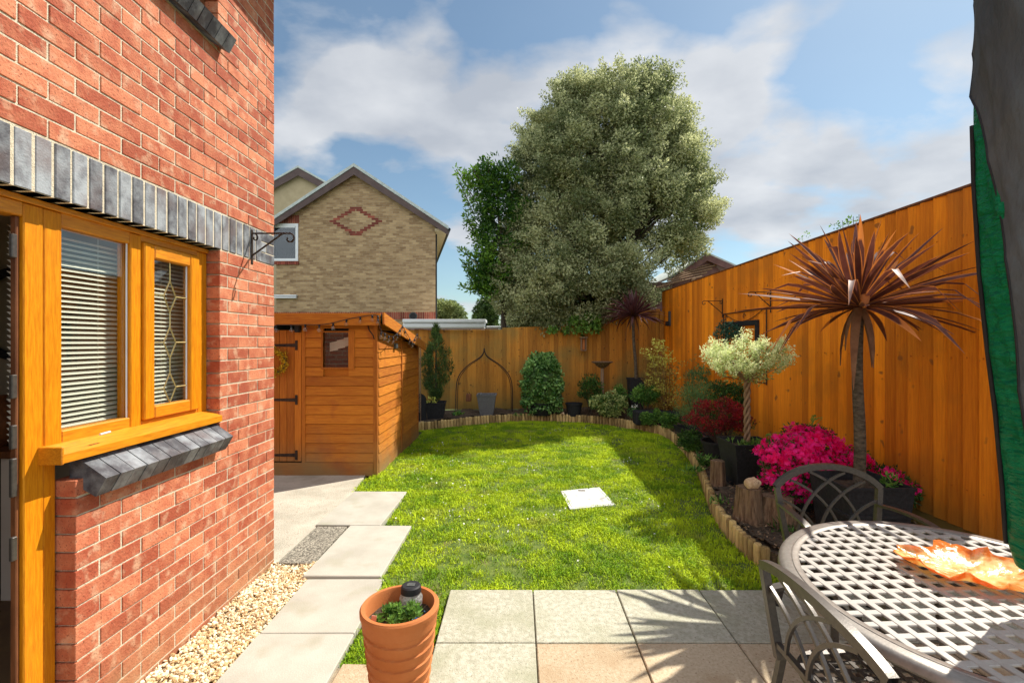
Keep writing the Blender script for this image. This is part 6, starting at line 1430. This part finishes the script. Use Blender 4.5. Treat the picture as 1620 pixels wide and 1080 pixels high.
# ------------------------------------------------------------------ terracotta pot in front
tp = thing('terracotta_pot', 'tall terracotta pot with swirled ridges at the lawn edge', 'plant pot', (-.523, 2.085, .0)); cxp, cyp = -.523, 2.085
def tr_(z, q):
    u = z/.5; r_ = .098+.066*u**.75
    if z < .425: ph = (z+.020*math.sin(q+2.6))/.052; r_ += .0075*((ph % 1)**1.6)-.003
    else: r_ += .004
    return r_
zz_ = np.linspace(0, .46, 110); G = np.zeros((len(zz_)+6, 64, 3))
for j in range(64):
    q = 2*math.pi*j/64
    for i, z in enumerate(zz_): r_ = tr_(z, q); G[i, j] = (cxp+r_*math.cos(q), cyp+r_*math.sin(q), z)
    for i, (r_, z) in enumerate([(.170, .475), (.171, .494), (.165, .502), (.150, .502), (.146, .492), (.140, .40)]): G[len(zz_)+i, j] = (cxp+r_*math.cos(q), cyp+r_*math.sin(q), z)
MB().grid(G, wrap=True).build('pot', M['terracotta'], tp, smooth='auto')
so = MB(); Gs = np.zeros((8, 32, 3))
for i in range(8):
    for j in range(32): q = 2*math.pi*j/32; r_ = .142*i/7; Gs[i, j] = (cxp+r_*math.cos(q), cyp+r_*math.sin(q), .438+rng.uniform(-.005, .005))
so.grid(Gs, wrap=True); so.build('soil', M['soil'], tp)
mb = MB(); pebbles(mb, np.stack([cxp+rng.uniform(-.1, .1, 160), cyp+rng.uniform(-.1, .1, 160), np.full(160, .442)], 1), rng.uniform(.002, .006, 160), rng.random(160)); mb.build('crumbs', M['bark'], tp)['kind'] = 'stuff'
pl = thing('seedling_plant', 'leafy green young plant growing in the terracotta pot', 'plant', (cxp, cyp-.02, .44)); mb = MB(); sm_ = MB()
for k in range(22):
    x_, y_ = cxp+rng.normal()*.032-.005, cyp-.03+rng.normal()*.026; h_ = rng.uniform(.03, .085); sm_.tube([(x_, y_, .435), (x_, y_, .435+h_)], .002, 5)
    for z_, nL, Ls in ((.4, 4, .042), (.7, 4, .036), (1, 5, .024)):
        a0 = rng.random()*3
        q = a0+np.arange(nL)*2*math.pi/nL; U = np.stack([np.cos(q), np.sin(q), np.full(nL, .5+z_*.5)], 1)
        mb.leaves(np.repeat([[x_, y_, .435+h_*z_]], nL, 0), U, Ls, Ls*.45, rng.uniform(.3, 1, nL), curl=.2)
mb.build('leaves', M['leaf_mid'], pl); sm_.build('stems', M['leaf_mid'], pl)
sl = thing('solar_light', 'clear glass solar light with dark round cap in the terracotta pot', 'solar light', (cxp+.035, cyp+.06, .44)); lx, ly = cxp+.035, cyp+.06
MB().lathe([(.001, .555), (.038, .555), (.044, .550), (.046, .530), (.046, .524), (.001, .524)], (lx, ly, 0), 28).build('cap', M['black'], sl, smooth='auto')
MB().cbox(lx-.018, lx+.018, ly-.014, ly+.014, .5555, .558, .001).build('solar_cell', M['slate_pot'], sl)
MB().lathe([(.040, .523), (.052, .50), (.050, .47), (.030, .44)], (lx, ly, 0), 24).build('glass_shade', M['crackle'], sl, smooth=True)
bb = MB(); pebbles(bb, np.stack([cxp+.075+rng.normal(size=34)*.016, cyp-.005+rng.normal(size=34)*.022, np.full(34, .447)], 1), rng.uniform(.003, .006, 34), rng.random(34))
M['blue'] = pm('blue_beads', (.02, .12, .42), (.30, .55, .80), ns=20, rough=.3, ts=.8); tag(bb.build('blue_pellets', M['blue']), 'scatter of blue pellets on the potting soil', 'pellets', kind='stuff')
lb = MB(); lb.cbox(-.011, .011, -.0015, .0015, -.03, .032, .001, M=np.array(Matrix.Translation((cxp-.095, cyp-.075, .462))@Matrix.Rotation(R(8), 4, 'Y'))); 
M['label'] = pm('faded_label', (.62, .26, .17), (.70, .34, .22), ns=9, rough=.6, ts=0); tag(lb.build('plant_label', M['label'], base=(cxp-.095, cyp-.075, .44)), 'small faded plant label stuck in the terracotta pot', 'plant label')
